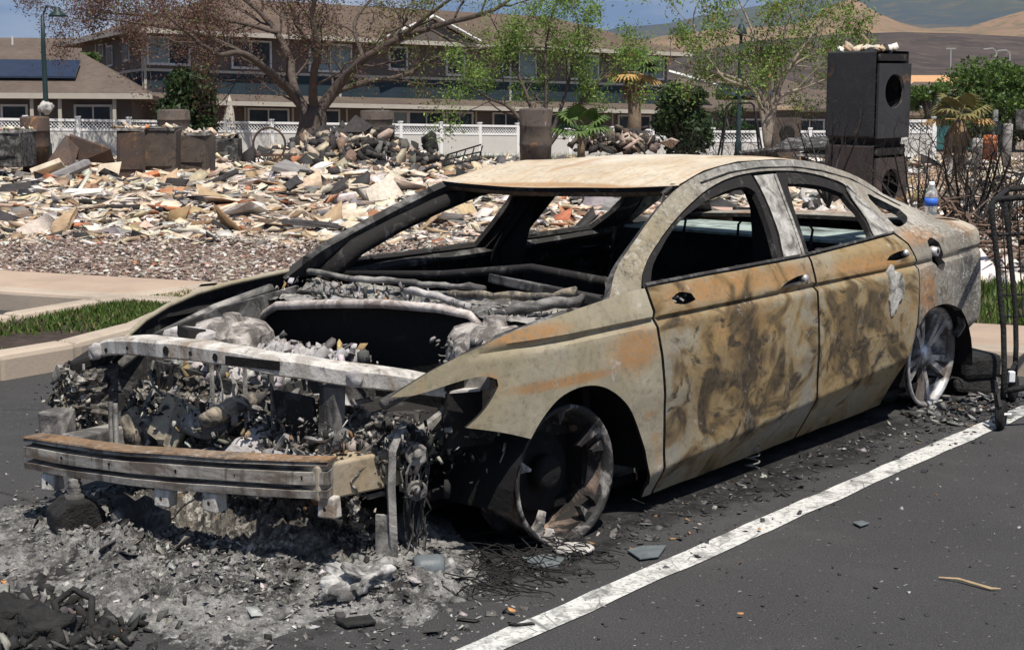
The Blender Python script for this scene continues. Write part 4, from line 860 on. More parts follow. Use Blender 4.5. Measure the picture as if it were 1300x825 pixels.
plate('scrap_disc', [gnd(728+27*math.cos(k*.628), 701+7*math.sin(k*.628)) for k in range(10)], .014, M['palescrap'], 'pale oval metal disc under the front wheel', 'disc')
plate('scrap_sheet', [gnd(60, 700), gnd(95, 688), gnd(85, 678), gnd(55, 690)], .012, M['palescrap'], 'pale flat sheet in the ash by the black neck block', 'sheet')
plate('scrap_sheet', [gnd(205, 752), gnd(240, 738), gnd(250, 744), gnd(222, 762)], .03, M['black'], 'dark slate shaped scrap lying on pale ash', 'sheet', tilt=(.15, -.1))
plate('scrap_sheet', [gnd(425, 792), gnd(470, 786), gnd(478, 795), gnd(440, 800)], .012, M['black'], 'thin dark scrap before the melted aluminium lump', 'sheet')
M['amber'] = plain('amber_plastic', (.50, .25, .10), .5, .25, 30, .1); M['stick'] = plain('dry_stick', (.45, .33, .19), .8, .3, 20, .2)
for i, (u, v, r_, lb) in enumerate([(15, 745, 14, 'orange curled leaf scrap beside the ash'), (28, 762, 11, 'small red brown leaf scrap near the charred heap'), (92, 796, 17, 'orange curled leaf under the bent pipe'), (100, 780, 9, 'upright orange leaf tip behind the bent pipe'), (150, 809, 10, 'orange sliver alone in front of the charred heap'), (650, 780, 8, 'yellow brown leaf curl near the white line'), (940, 784, 5, 'tiny orange chip on the open asphalt'), (964, 676, 5, 'orange chip lying on the white line')]):
    p = gnd(u, v); k_ = r_*p.length/F
    mb = MB(); Vv = []
    for a_ in range(7):
        t = -1+a_/3; w_ = .45*(1-t*t)+.02
        Vv += [(t*k_, w_*k_, .3*k_*t*t), (t*k_, 0, .05*k_+.12*k_*t*t), (t*k_, -w_*k_, .32*k_*t*t)]
    mb.add(Vv, [(3*a_, 3*a_+3, 3*a_+4, 3*a_+1) for a_ in range(6)]+[(3*a_+1, 3*a_+4, 3*a_+5, 3*a_+2) for a_ in range(6)])
    o = mb.obj('leaf_scrap', M['amber']); o.location = p+Vector((0, 0, .008 if i < 5 else .012)); o.rotation_euler = (.1, .1, i*1.1); sm_ = o.modifiers.new('t', 'SOLIDIFY'); sm_.thickness = .003; tag(o, lb, 'leaf')
p0, p1 = gnd(1192, 735), gnd(1258, 750)
tag(MB().tube([p0+Vector((0, 0, .006)), p0.lerp(p1, .4)+Vector((0, .015, .012)), p1+Vector((0, 0, .008)), p1+Vector((.03, 0, .008))], [.003, .004, .005, .002], 6).obj('twig', M['stick']), 'dry yellow twig lying alone on the asphalt', 'twig')
# black block with ribbed neck under the far end of the beam
p = gnd(98, 690); nb = empty('charred_canister', p, .5); tag(nb, 'charred black canister with ribbed grey neck under the beam end', 'canister')
nb.scale = (.72, .72, .78)
MB().prism([(.13*math.cos(k*math.pi/4+.39), .10, .12+.10*math.sin(k*math.pi/4+.39)) for k in range(8)], (0, -.2, 0)).obj('body', M['black'], nb, False, .012)
MB().lathe([(.045, .20), (.05, .23), (.032, .235), (.04, .25), (.03, .262), (.038, .275), (.028, .287), (.034, .30), (0, .302)], 16).obj('neck', M['steel'], nb, True)
p = gnd(545, 738); cn_ = empty('canister', p+Vector((0, 0, .045)), .2); tag(cn_, 'dark cylinder with pale cap in wire scraps before the front wheel', 'canister')
MB().lathe([(0, -.05), (.04, -.05), (.045, -.03), (.045, .03), (.04, .045), (0, .045)], 16, Matrix.Rotation(math.pi/2, 4, 'Y')).obj('body', M['slate'], cn_, True); MB().lathe([(.03, .048), (.032, .075), (.02, .085), (0, .085)], 12, Matrix.Rotation(math.pi/2, 4, 'Y')).obj('cap', M['meltal'], cn_, True)
o = lump('melted_lump', gnd(463, 756)+Vector((0, 0, .045)), (.13, .08, .065), M['meltal'], None, 2.2, .75, 3); o.rotation_euler = (0, .15, .9); tag(o, 'pale lump of melted aluminium on the asphalt before the nose', 'lump')
o = lump('melted_lump', gnd(180, 690)+Vector((0, 0, .05)), (.13, .10, .12), M['soot_grey'], None, 5.2, .6, 2); tag(o, 'brown black melted lump in the ash under the beam', 'lump')
o = lump('melted_lump', gnd(515, 695)+Vector((0, 0, .05)), (.09, .07, .08), M['steel'], None, 8.2, .6, 2); tag(o, 'grey melted lump below the hanging strap', 'lump')
tag(MB().tube([gnd(80, 812)+Vector((0, 0, .03)), gnd(70, 790)+Vector((0, 0, .06)), gnd(95, 782)+Vector((0, 0, .085)), gnd(118, 788)+Vector((0, 0, .07)), gnd(116, 800)+Vector((0, 0, .02)), gnd(128, 815)+Vector((0, 0, .012))], .011, 8).obj('bent_pipe', M['black'], None, True), 'bent black pipe on the charred heap of scraps', 'pipe')
for i, (u, v, r_) in enumerate([(20, 800, .10), (55, 812, .09), (8, 780, .07)]):
    o = lump('charred_lump', gnd(u, v)+Vector((0, 0, r_*.35)), (r_, r_*.8, r_*.55), M['black'], None, i*4.4, .7, 2); tag(o, 'charred black lump in the heap beside the bent pipe', 'lump', 'charred lumps by the bent pipe')
wr = MB()
for k in range(70):
    c0 = carw(R.gauss(-.28, .18), R.gauss(-.93, .08)); pts = []
    a0 = R.uniform(0, 6.28)
    for i in range(6): pts.append(c0+Vector((math.cos(a0+i*.5)*.035*i*R.uniform(.5, 1.3), math.sin(a0+i*.4)*.035*i, .01+.05*R.random()*math.sin(i/5*3.14))))
    wr.tube(pts, .0022, 4)
stuff(wr.obj('wire_scraps', M['black']), 'tangle of burnt tyre wire beside the front wheel', 'wire')
sp = gnd(955, 598); tag(MB().tube([sp+Vector((.03*math.cos(t*.7), .018*math.sin(t*.7), .01+.0035*t)) for t in range(40)], .003, 5).obj('coil_spring', M['steel']), 'small rusty coil spring beside the sill', 'spring')
p = gnd(1226, 500); bt = empty('charred_block', p+Vector((.02, .1, 0)), .4); tag(bt, 'charred black block on the asphalt behind the rear wheel', 'block')
MB().box((0, 0, .14), (.24, .3, .12), None, .012).obj('upper_block', M['black'], bt, False, .03); MB().box((.0, 0, .055), (.26, .28, .1), None, .03).obj('lower_block', M['black'], bt, False, .02)
# water bottle standing on the boot edge
bz = decky(3.32, -.63).z+.004; wb = empty('water_bottle', carw(3.32, -.63, bz)); tag(wb, 'clear plastic water bottle with blue label on the trunk', 'bottle')
qb = NT('clear_plastic', .12, .5); qb.b.inputs['Transmission Weight'].default_value = .85; qb.b.inputs['IOR'].default_value = 1.2; M['pet'] = qb.col((.88, .92, .95))
MB().lathe([(0, 0), (.028, 0), (.032, .008), (.03, .03), (.032, .045), (.032, .10), (.03, .115), (.022, .137), (.013, .15), (.012, .158), (0, .158)], 20).obj('body', M['pet'], wb, True)
MB().lathe([(.0325, .052), (.0328, .052), (.0328, .092), (.0325, .092)], 20).obj('label_band', plain('blue_label', (.05, .16, .62), .5, .2, 30, 0), wb, True)
MB().lathe([(.014, .155), (.014, .172), (0, .173)], 14).obj('cap', plain('white_cap', (.8, .8, .82), .5, .05, 5, 0), wb, True)

# ------------------------------------------------------------------ rubble field
PR = [(3.8, (.64, .51, .365)), (3.6, (.68, .57, .45)), (2.8, (.70, .65, .58)), (1.6, (.44, .32, .20)), (1.2, (.24, .22, .205)), (1.5, (.05, .046, .044)), (.4, (.42, .17, .09)), (.6, (.30, .19, .11))]
PM = [(3, (.20, .135, .11)), (3, (.32, .24, .195)), (2.4, (.54, .48, .41)), (1.2, (.06, .05, .047)), (.15, (.42, .17, .09)), (1.2, (.62, .58, .52))]
def s_rub(y0, y1, xlo=-.36, xhi=.36, pw=.5):
    def f(g):
        y = (g.uniform(y0**(1/pw), y1**(1/pw)))**pw if False else g.uniform(y0, y1); x = g.uniform(xlo, xhi)*y; return (x, y, max(.07 if y < 15.2 and x < 1 else -9, terr(x, y)+mound(x, y)))
    return f
def rubble(name, n, sampler, size, pal, seed, label, flat=.35, tilt=.4):
    P, sz, g = jumble(n, None, None, size, flat, seed, tilt=tilt); c_ = np.array([sampler(g) for _ in range(n)])
    P += c_[:, None, :]; return stuff(soup_obj(name, P, pick(g, n, pal), M['rubble']), label, 'rubble')
def sp_left(g):
    while True:
        y = g.uniform(11.6, 16.8); x = g.uniform(-.36, .02)*y
        lim = 12.1-.39*(x+3.5)
        if y > lim and g.random() < (1 if y < 17 else .6): return (x, y, max(.082 if y < 15 else -9, terr(x, y)+mound(x, y)+.01))
rubble('mulch_litter', 24000, sp_left, (.008, .05), PM, 31, 'red brown litter of burnt chips between pavement and rubble', .35, .3)
rubble('rubble', 14000, s_rub(14.2, 26, -.36, .30), (.03, .22), PR, 32, 'pale broken plaster and tile rubble filling the burnt lot nearby', .24, .24)
rubble('rubble', 1900, s_rub(15.5, 44, -.36, .32), (.14, .55), PR+[(2.5, (.05, .045, .042)), (1, (.44, .20, .11))], 37, 'larger broken slabs and charred boards jutting from the pale rubble', .16, .42)
rubble('rubble', 13000, s_rub(24, 42, -.36, .36), (.045, .36), PR, 33, 'pale rubble of collapsed houses in the middle of the lot', .27, .28)
rubble('rubble', 8000, s_rub(40, 64, -.36, .36), (.08, .5), PR+[(2, (.12, .11, .105))], 34, 'grey and pale rubble at the back of the lot by the fence', .35, .45)
def s_right(g):
    while True:
        y = g.uniform(11.8, 21); x = g.uniform(.19, .38)*y
        if y > 12.2-.40*(x-2.6)*.9: return (x, y, terr(x, y)+mound(x, y)+.05*g.random())
rubble('rubble', 5200, s_right, (.05, .34), [(5, (.66, .61, .55)), (2, (.5, .41, .32)), (1.5, (.2, .19, .18)), (1.4, (.05, .045, .042)), (.5, (.36, .2, .12))], 35, 'white broken rubble behind the burnt hedge', .4, .5)
# single pieces one can pick out
M['cream'] = plain('cream_plaster', (.60, .50, .38), .9, .25, 3, .3, dirt=(.34, .25, .17)); M['white'] = plain('white_plaster', (.68, .63, .57), .9, .15, 3, .3, dirt=(.42, .36, .30))
M['terra'] = plain('terracotta', (.46, .17, .08), .85, .3, 5, .3); M['char'] = plain('charred_timber', (.045, .04, .038), .85, .5, 6, .5); M['stone'] = plain('grey_slab', (.23, .215, .205), .9, .3, 4, .4); M['timber'] = plain('scorched_timber', (.36, .25, .15), .85, .35, 5, .4, dirt=(.1, .07, .05))
def piece_mesh(name, flat, k):
    P, sz, g = jumble(1, None, None, (1, 1), flat, 100+k, tilt=0); v = P[0]
    bm = bmesh.new(); vs_ = [bm.verts.new(p) for p in v]
    for f in ((0,3,2,1),(4,5,6,7),(0,1,5,4),(1,2,6,5),(2,3,7,6),(3,0,4,7)): bm.faces.new([vs_[i] for i in f])
    bmesh.ops.subdivide_edges(bm, edges=bm.edges[:], cuts=1, use_grid_fill=True)
    for w in bm.verts: w.co += Vector((R.uniform(-.05, .05), R.uniform(-.05, .05), R.uniform(-.02, .02)))
    me = bpy.data.meshes.new(name); bm.to_mesh(me); bm.free(); return me
KIND = [('plaster_slab', 'cream', .22, 'broken cream plaster slab lying in the rubble', 'slab', 'cream plaster slabs in the rubble', (.22, .6), 46),
        ('plaster_slab', 'white', .20, 'broken white plaster slab lying in the rubble', 'slab', 'white plaster slabs in the rubble', (.22, .65), 40),
        ('roof_tile', 'terra', .18, 'broken terracotta tile lying in the pale rubble', 'tile', 'terracotta tiles in the rubble', (.16, .36), 26),
        ('concrete_chunk', 'stone', .35, 'grey broken concrete chunk lying in the rubble', 'chunk', 'grey concrete chunks in the rubble', (.2, .5), 34),
        ('charred_board', 'char', .10, 'charred black board lying in the pale rubble', 'board', 'charred boards in the rubble', (.4, 1.2), 34),
        ('scorched_plank', 'timber', .10, 'scorched brown plank lying in the pale rubble', 'plank', 'scorched planks in the rubble', (.4, 1.1), 30)]
for ki, (nm, mt, fl, lb, ct, gp, sz, n) in enumerate(KIND):
    MS = []
    for k in range(4):
        me = piece_mesh(nm, fl, ki*10+k)
        if 'board' in nm or 'plank' in nm:
            for v in me.vertices: v.co.y *= .3
        me.materials.append(M[mt]); MS.append(me)
    for k in range(n):
        while True:
            y = R.uniform(15.5, 44) if R.random() < .8 else R.uniform(40, 58); x = R.uniform(-.35, .34)*y
            if x/y < .12 or R.random() < .5: break
        o = bpy.data.objects.new(nm, MS[k % 4]); COL.objects.link(o); s_ = R.uniform(*sz); o.scale = (s_, s_, s_)
        s_ *= .8; o.scale = (s_, s_, s_); o.rotation_euler = (R.gauss(0, .16)-.08, R.gauss(0, .16), R.uniform(0, 6.28)); o.location = (x, y, terr(x, y)+mound(x, y)+.06+.03*s_); tag(o, lb, ct, gp)
def onrub(u, v, d):   # stands on the lot at depth d under the pixel column
    p = at(u, v, d); return Vector((p.x, p.y, terr(p.x, p.y)+mound(p.x, p.y)))
def sheet(name, pix, d, th, mat, lb, ct, dd=None):
    pts = [at(u, v, d+(dd[i] if dd else 0)) for i, (u, v) in enumerate(pix)]; c0 = sum(pts, Vector((0, 0, 0)))/len(pts)
    nrm = (pts[1]-pts[0]).cross(pts[2]-pts[0]).normalized(); o = MB().prism([p-c0 for p in pts], nrm*th).obj(name, mat, None, False, th*.15); o.location = c0; return tag(o, lb, ct)
sheet('concrete_slab', [(327, 256), (346, 212), (392, 208), (372, 250)], 27, .12, M['stone'], 'large dark grey slab leaning up in the rubble', 'slab', [0, .7, 1.2, .4])
sheet('concrete_slab', [(346, 210), (362, 202), (398, 216), (388, 222)], 27.4, .1, M['stone'], 'grey slab end resting over the large leaning slab', 'slab', [0, .8, .8, 0])
for i, (pts, r_, mt, lb) in enumerate([([(168, 270, 23), (240, 245, 25), (300, 218, 27)], .05, 'char', 'long charred pole slanting across the rubble'), ([(-10, 252, 24), (50, 234, 25.5), (110, 208, 28)], .09, 'stone', 'long grey brown beam slanting in the rubble by the rust drum'),
     ([(60, 252, 24.5), (100, 248, 24.6), (146, 246, 24.7)], .05, 'timber', 'pale flat timber lying level in the rubble'), ([(150, 268, 22.8), (185, 262, 22.9), (240, 258, 23)], .05, 'char', 'short charred timber lying below the slanting pole'), ([(440, 262, 26), (478, 232, 26.2), (482, 228, 26.2), (512, 252, 26)], .022, 'char', 'thin black bent frame bar above white slabs'), ([(0, 300, 17.2), (90, 298, 17.3)], .05, 'stone', 'flat grey kerb piece on the red brown litter')]):
    tag(MB().tube([at(*p) for p in pts], r_, 6).obj('fallen_pole', M[mt], None, False), lb, 'pole')
for i, (pix, mt, d, lb) in enumerate([([(420, 238), (440, 222), (478, 218), (452, 236)], 'white', 29, 'large white slab tilted among red tiles'), ([(452, 222), (470, 219), (462, 243), (446, 238)], 'white', 28.4, 'upright white slab corner beside red tile'), ([(424, 240), (434, 232), (440, 254), (430, 256)], 'terra', 27.5, 'brown red slab standing on edge by white slabs'), ([(395, 262), (418, 252), (424, 268), (400, 276)], 'cream', 25, 'tan slab lying flat before the white slabs'), ([(182, 226), (203, 220), (207, 234), (186, 238)], 'terra', 29.5, 'orange curved slab before the rusty boxes'), ([(122, 230), (128, 208), (155, 205), (150, 228)], 'cream', 30, 'tan block standing by the rusty boxes'), ([(40, 220), (78, 206), (84, 214), (50, 230)], 'cream', 27, 'long tan slab tilted in rubble under the rust drum'),
     ([(705, 268), (712, 296), (770, 297), (730, 274)], 'timber', 20, 'brown curved slab seen through the windscreen opening'), ([(745, 250), (775, 246), (790, 262), (750, 266)], 'white', 24, 'white slab seen through the windscreen opening')]):
    sheet('rubble_slab', pix, d, .09, M[mt], lb, 'slab', [0, .3, .8, .5])
# burnt appliances and containers
M['rustdark'] = burnt('rust_dark', (.075, .058, .052), (.12, .075, .055), .22, .6, .25, seed=12); M['rustbox'] = burnt('rust_box', (.085, .07, .064), (.13, .10, .08), .1, .6, .4, seed=14)
def appliance(name, u0, u1, v0, v1, d, dep, rz, mat, lb, ct, lid=True):
    pm = at((u0+u1)/2, v1, d); w = (u1-u0)*d/F; h = (v1-v0)*d/F
    e = empty(name, pm, rz); tag(e, lb, ct)
    b_ = MB().box((0, 0, h/2-.1), (w, dep, h+.2), None, .03); b_.obj('shell', mat, e, False, .02)
    if lid: MB().box((0, 0, h+.03), (w*1.02, dep*1.02, .05), None, .02).obj('lid', M['steel'], e); MB().box((.0, -dep/2-.012, h*.5), (w*.8, .02, h*.75), None, .01).obj('door_panel', mat, e)
    P, sz, g = jumble(26, None, None, (.05, .2), .5, int(u0)+101); c_ = np.stack([g.uniform(-w/2, w/2, 26), g.uniform(-dep/2, dep/2, 26), np.full(26, h+.07)], 1); P += c_[:, None, :]
    stuff(soup_obj('top_debris', P, pick(g, 26, PR), M['rubble'], e)); return e
def drum(name, u, v0, v1, d, wpx, mat, lb, ct):
    p = at(u, v1, d); r_ = wpx/2*d/F; h = (v1-v0)*d/F; e = empty(name, p); tag(e, lb, ct)
    prof = [(0, -.3), (r_, -.3), (r_, h*.3), (r_*1.02, h*.32), (r_, h*.34), (r_*.99, h*.66), (r_*1.02, h*.68), (r_*.99, h*.7), (r_, h*.97), (r_*.94, h), (r_*.3, h*1.02), (0, h*1.02)]
    m_ = MB().lathe(prof, 20); m_.v = [tuple(Vector(v)+Vector((mnoise.noise(Vector(v)*4), mnoise.noise(Vector(v)*4+Vector((9, 0, 0))), 0))*.04*r_/.25) for v in m_.v]; m_.obj('shell', mat, e, True)
    MB().tube([(r_*.4, 0, h), (r_*.4, 0, h+.1)], .025, 6).obj('pipe_stub', M['steel'], e); return e
appliance('burnt_appliance', -20, 38, 168, 200, 36, 1.0, -.1, M['soot_grey'], 'low dark scorched box beside the tall rust drum', 'appliance')
drum('water_heater', 46, 149, 203, 37, 36, M['rustdark'], 'tall dark drum with orange rust stripe by the lamp post', 'water heater')
appliance('burnt_appliance', 150, 184, 166, 220, 34, .9, .25, M['rustdark'], 'dark rusty box standing left end of the appliance row', 'appliance')
appliance('burnt_appliance', 182, 228, 165, 216, 34.6, .8, .0, M['rustbox'], 'dark rusty box with torn front in the appliance row', 'appliance')
appliance('burnt_appliance', 228, 268, 172, 210, 35.2, .8, -.1, M['rustbox'], 'low rusty box right end of the appliance row', 'appliance')
drum('water_heater', 221, 140, 178, 37, 40, M['rustbox'], 'pale rusty tank rising behind the appliance row', 'tank')
drum('water_heater', 680, 139, 205, 34, 40, M['rustbox'], 'tall rusty column shaped tank below the sprouting tree', 'tank')
drum('water_heater', 478, 141, 175, 46, 40, M['rustbox'], 'rusty tank on top of the dark rubble mound', 'tank')
appliance('burnt_table', 268, 305, 176, 204, 39, .6, 0, M['soot_grey'], 'small dark frame box beside the green shrub tree', 'box', False)
for i, (pix, lb) in enumerate([([(62, 205), (85, 172), (104, 176), (94, 212)], 'crumpled dark sheet metal peak between drum and rusty boxes'), ([(88, 172), (140, 190), (146, 208), (100, 206)], 'crumpled purple brown sheet metal beside the rusty boxes'), ([(432, 168), (452, 146), (474, 160), (462, 168)], 'dark tent shaped sheet on top of the mound'), ([(392, 186), (412, 158), (420, 162), (414, 184)], 'dark upright sheet at the foot of the big tree'), ([(485, 172), (492, 160), (502, 158), (500, 170)], 'small dark sheet at the right end of the mound'), ([(778, 178), (786, 162), (826, 166), (818, 174)], 'black charred slab by the tall palm'), ([(745, 180), (780, 172), (800, 180), (770, 186)], 'dark rusty sheet right of the small palm')]):
    d = [36, 36.5, 44, 44, 45, 42, 41][i]; sheet('crumpled_sheet', pix, d, .06, M['rustdark'] if i < 2 else M['char'], lb, 'sheet', [0, .5, .9, .2])
tag(lump('charred_stump', at(545, 182, 50), (.28, .3, .32), M['black'], None, 3, .6), 'black charred lump standing before the white fence', 'lump')
def s_mound(g):
    x, y = g.normal(-4.8, 1.5), g.normal(44.5, 2.5); return (x, y, terr(x, y)+mound(x, y)+.1)
rubble('mound_debris', 700, s_mound, (.08, .5), [(5, (.045, .042, .04)), (2, (.16, .15, .14)), (1.5, (.45, .37, .28)), (1, (.22, .15, .11))], 36, 'dark charred debris on the big mound by the tree', .4, .8)
def s_ph(g):
    p = at(g.normal(785, 24), 185, 41.5+g.normal(0, .6)); return (p.x, p.y, at(785, 188, 41.5).z+abs(g.normal(0, .16)))
rubble('mound_debris', 420, s_ph, (.06, .38), [(4, (.045, .04, .038)), (2, (.14, .11, .09)), (1.2, (.45, .36, .28))], 38, 'dark charred heap at the foot of the tall palm', .35, .6)
wrk = empty('wire_basket', onrub(342, 190, 40)); tag(wrk, 'rusty wire hoop on a basket frame before the fence', 'frame')
MB().tube([(.48*math.cos(a_*.3)*.85, 0, .55+.42*math.sin(a_*.3)) for a_ in range(22)], .03, 5).obj('hoop', M['rustdark'], wrk)
bk = MB()
for zz in (.05, .28): bk.tube([(-.7, -.2, zz), (.7, -.2, zz), (.62, .3, zz), (-.62, .3, zz), (-.7, -.2, zz)], .02, 5)
for k in range(8): bk.tube([(-.7+.2*k, -.2, .05), (-.6+.2*k, -.2, .28)], .015, 4); bk.tube([(-.6+.2*k, -.2, .05), (-.7+.2*k, -.2, .28)], .015, 4)
bk.obj('basket', M['rustdark'], wrk)
mc = empty('metal_chair_frame', at(586, 214, 24)); tag(mc, 'black metal chair frame lying in the rubble above the roof edge', 'chair frame')
cf = MB()
for k in range(5): cf.tube([(-.26+.13*k, 0, .05+.02*k), (-.2+.13*k, .1, .2+.035*k)], .012, 4)
cf.tube([(-.3, 0, .04), (.3, 0, .14), (.3, 0, .36), (-.22, .1, .2), (-.3, 0, .04)], .014, 5); cf.tube([(-.24, .05, .13), (.3, .05, .25)], .012, 5); cf.obj('frame', M['black'], mc)
# dryer standing on a washer
ds = at(1113, 65, 18.6); zt = ds.z; zb = terr(ds.x, ds.y)-.1; hh = (zt-zb); th = hh*.475
M['dryer'] = burnt('scorched_enamel', (.034, .035, .038), (.045, .046, .05), 0, .3, .1, seed=17); M['dryer2'] = burnt('scorched_enamel_brown', (.06, .05, .048), (.085, .06, .052), .1, .35, .1, seed=18)
ang = math.atan2(.66, .75)*-1
def washer(name, z0, h, mat, lb, gap):
    ex = Vector((-.69, .724, 0)); ey = Vector((.724, .69, 0))  # away from the near corner
    e = empty(name, Vector((ds.x, ds.y, z0)), 0); tag(e, lb, 'appliance')
    W_, D_ = .68, .70
    Mx = Matrix(((ex.x, ey.x, 0, 0), (ex.y, ey.y, 0, 0), (0, 0, 1, 0), (0, 0, 0, 1)))
    bx_ = MB(); bx_.box((D_/2, W_/2, h/2), (D_, W_, h), None, .008); bx_.f = [f for f in bx_.f if f != (3, 0, 4, 7)]; bx_.v = [tuple(Mx @ Vector(v)) for v in bx_.v]; bx_.obj('cabinet', mat, e, False, .02)
    vo_, fo_ = panel2d([(.0, .0), (W_, .0), (W_, h*.86), (.0, h*.86)], [[(W_/2+.205*math.cos(k*.3142), h*.54+.205*math.sin(k*.3142)) for k in range(20)]], .08)
    shell('front_panel', vo_, fo_, lambda a_, b_: Mx @ Vector((-.02, a_, b_)), [mat], e, .03, True)
    Rm = Mx @ Matrix.Translation((-.03, W_/2, h*.54)) @ Matrix.Rotation(-math.pi/2, 4, 'Y')
    MB().lathe([(.195, -.01), (.20, .012), (.25, .018), (.255, .004), (.24, -.02)], 28, Rm).obj('door_ring', M['soot_grey'] if gap else mat, e, True)
    MB().lathe([(0, -.5), (.25, -.5), (.25, -.08), (.20, -.03)], 28, Rm).obj('drum', M['soot'], e)
    tp = MB().box((-.005, W_/2, h*.93), (.02, W_*.9, h*.08)); tp.v = [tuple(Mx @ Vector(v)) for v in tp.v]; tp.obj('control_panel', M['soot'], e)
    return e, Mx
washer('washing_machine', zb, hh-th-.09, M['dryer2'], 'brown black burnt washing machine under the burnt dryer', True)
kb_ = MB(); ex = Vector((-.78, .62, 0)); ey = Vector((.62, .78, 0))
de, Mx = washer('tumble_dryer', zb+hh-th, th, M['dryer'], 'dark grey burnt tumble dryer stacked on a washing machine', True)
sk = MB().box((.36, .36, -.05), (.66, .56, .12), None, .02); sk.v = [tuple(Mx @ Vector(v)) for v in sk.v]; sk.obj('base_plinth', M['soot'], de)
P, sz, g = jumble(60, None, None, (.04, .16), .5, 77); c_ = np.stack([g.uniform(.05, .6, 60), g.uniform(.05, .6, 60), np.full(60, th+.03)], 1); P += (c_ @ np.array(Mx.to_3x3()).T)[:, None, :]; stuff(soup_obj('top_debris', P, pick(g, 60, PR), M['rubble'], de))
MB().tube([Mx @ Vector((.35, .3, th)), Mx @ Vector((.33, .32, th+.12)), Mx @ Vector((.38, .25, th+.2))], .012, 5).obj('sprouting_stem', M['stick'], de)
# pillar, swing frame, torn roof sheets on the right
pc = empty('gate_pillar', at(996, 196, 40)); tag(pc, 'tan scorched stone pillar with a flat cap and dark recess', 'pillar')
MB().box((0, 0, .5), (.68, .6, 1.3), None, .02).obj('shaft', M['rustbox'], pc); MB().box((0, 0, 1.16), (.78, .7, .08), None, .02).obj('cap', plain('tan_stone', (.36, .27, .18), .9, .3, 4, .3), pc); MB().lathe([(0, .0), (.17, .0), (.2, -.03)], 16, Matrix.Translation((0, -.335, .55)) @ Matrix.Rotation(math.pi/2, 4, 'X')).obj('recess', M['soot'], pc)
sf = empty('frame_stand', at(938, 196, 36)); tag(sf, 'black metal A-frame stand before the white fence', 'stand')
for x0, x1 in ((-.45, -.28), (.55, .32)): MB().tube([(x0, -.25, -.2), (x1, 0, 1.1)], .025, 5).obj('leg', M['black'], sf); MB().tube([(x0, .35, -.2), (x1, 0, 1.1)], .025, 5).obj('leg', M['black'], sf)
MB().tube([(-.28, 0, 1.1), (-.2, 0, 1.16), (.25, 0, 1.16), (.32, 0, 1.1)], .025, 5).obj('top_bar', M['black'], sf)
for i, (pix, lb) in enumerate([([(975, 190), (1000, 175), (1060, 172), (1062, 186)], 'dark crumpled roof sheet left of the washing machine'), ([(1005, 198), (1040, 186), (1062, 188), (1060, 200)], 'lower dark folded roof sheet left of the washing machine'), ([(940, 195), (985, 190), (990, 200), (945, 202)], 'dark low sheet below the gate pillar')]):
    sheet('roof_sheet', pix, 24, .06, M['soot_grey'], lb, 'sheet', [0, .5, .8, .2])
wl = kp(-6, 3.9)
wll = MB().box((0, 0, .0), (2.6, .25, .5), None, .01).obj('low_wall', plain('pink_wall', (.42, .28, .22), .9, .2, 3, .2), None, False, .02); wll.location = (2.75, 14.0, .15); wll.rotation_euler = (0, 0, -.39); tag(wll, 'low pink tan wall behind the car seen through its side windows', 'wall')
# ------------------------------------------------------------------ beyond the lot: houses, fence (level ground tips 3 degrees against the road)
TILT = -.055
def level_empty(name, loc, rz):
    e = empty(name, loc); e.rotation_mode = 'ZYX'; e.rotation_euler = (TILT, 0, rz); return e
def shingle(name, c):
    q = NT(name, .9, .15); b_ = q.n('ShaderNodeTexBrick'); q.L(q.map(q.P, (1, 1, 1)), b_.inputs['Vector']); b_.inputs['Scale'].default_value = 3.2; b_.inputs['Color1'].default_value = (*c, 1); b_.inputs['Color2'].default_value = (*[k*.8 for k in c], 1); b_.inputs['Mortar'].default_value = (*[k*.6 for k in c], 1); b_.inputs['Mortar Size'].default_value = .015
    k = q.ramp(q.noise(q.P, .6, 5, .6), [(.3, .8), (.7, 1.2)]); q.bump(q.noise(q.P, 14, 3), .4, .03); return q.col(q.mix(1, b_.outputs[0], k, 'MULTIPLY'))
M['shingle'] = shingle('brown_shingles', (.135, .098, .075)); M['shingle2'] = shingle('grey_brown_shingles', (.135, .105, .085))
def siding(name, c):
    q = NT(name, .8, .2); w = q.n('ShaderNodeTexWave'); w.bands_direction = 'Z'; w.wave_profile = 'SAW'; q.L(q.P, w.inputs['Vector']); w.inputs['Scale'].default_value = 1.6
    k = q.ramp(q.noise(q.P, 1.2, 4, .6), [(.3, .88), (.7, 1.1)]); q.bump(w.outputs['Fac'], .4, .02); return q.col(q.mix(1, c, k, 'MULTIPLY'))
M['wall_brown'] = siding('brown_siding', (.125, .105, .092)); M['wall_navy'] = siding('navy_siding', (.026, .042, .054)); M['trim'] = plain('cream_trim', (.42, .38, .32), .7, .08, 2, 0); M['wtrim'] = plain('white_trim', (.55, .54, .52), .7, .06, 2, 0)
qg = NT('window_glass', .25, .25); M['glass'] = qg.col(qg.mix(qg.ramp(qg.noise(qg.P, .9, 2), [(.45, 0), (.6, 1)]), (.012, .015, .017), (.03, .042, .045)))
M['curtain'] = plain('window_blind', (.20, .26, .26), .4, .1, 3, 0); M['solar'] = plain('solar_panel', (.02, .028, .05), .15, .2, 3, 0, spec=.6); M['vinyl'] = plain('white_vinyl', (.78, .77, .75), .55, .05, 2, 0); M['vinyl_grey'] = plain('grey_vinyl', (.56, .54, .50), .6, .06, 2, 0)
UP = Vector((0, -math.sin(TILT), math.cos(TILT))) 
HD = 70.0; H0 = at(185, 203, HD); HR = .5575
def fa(u, off=0.0):   # distance along the facade line for a photo column
    k = (u-650)/F; X0, Y0 = H0.x+.53*off, H0.y-.85*off
    return (k*Y0-X0)/(.848-.53*k)
def hh_(v, a): return (203-v)/F*(HD+.53*a)
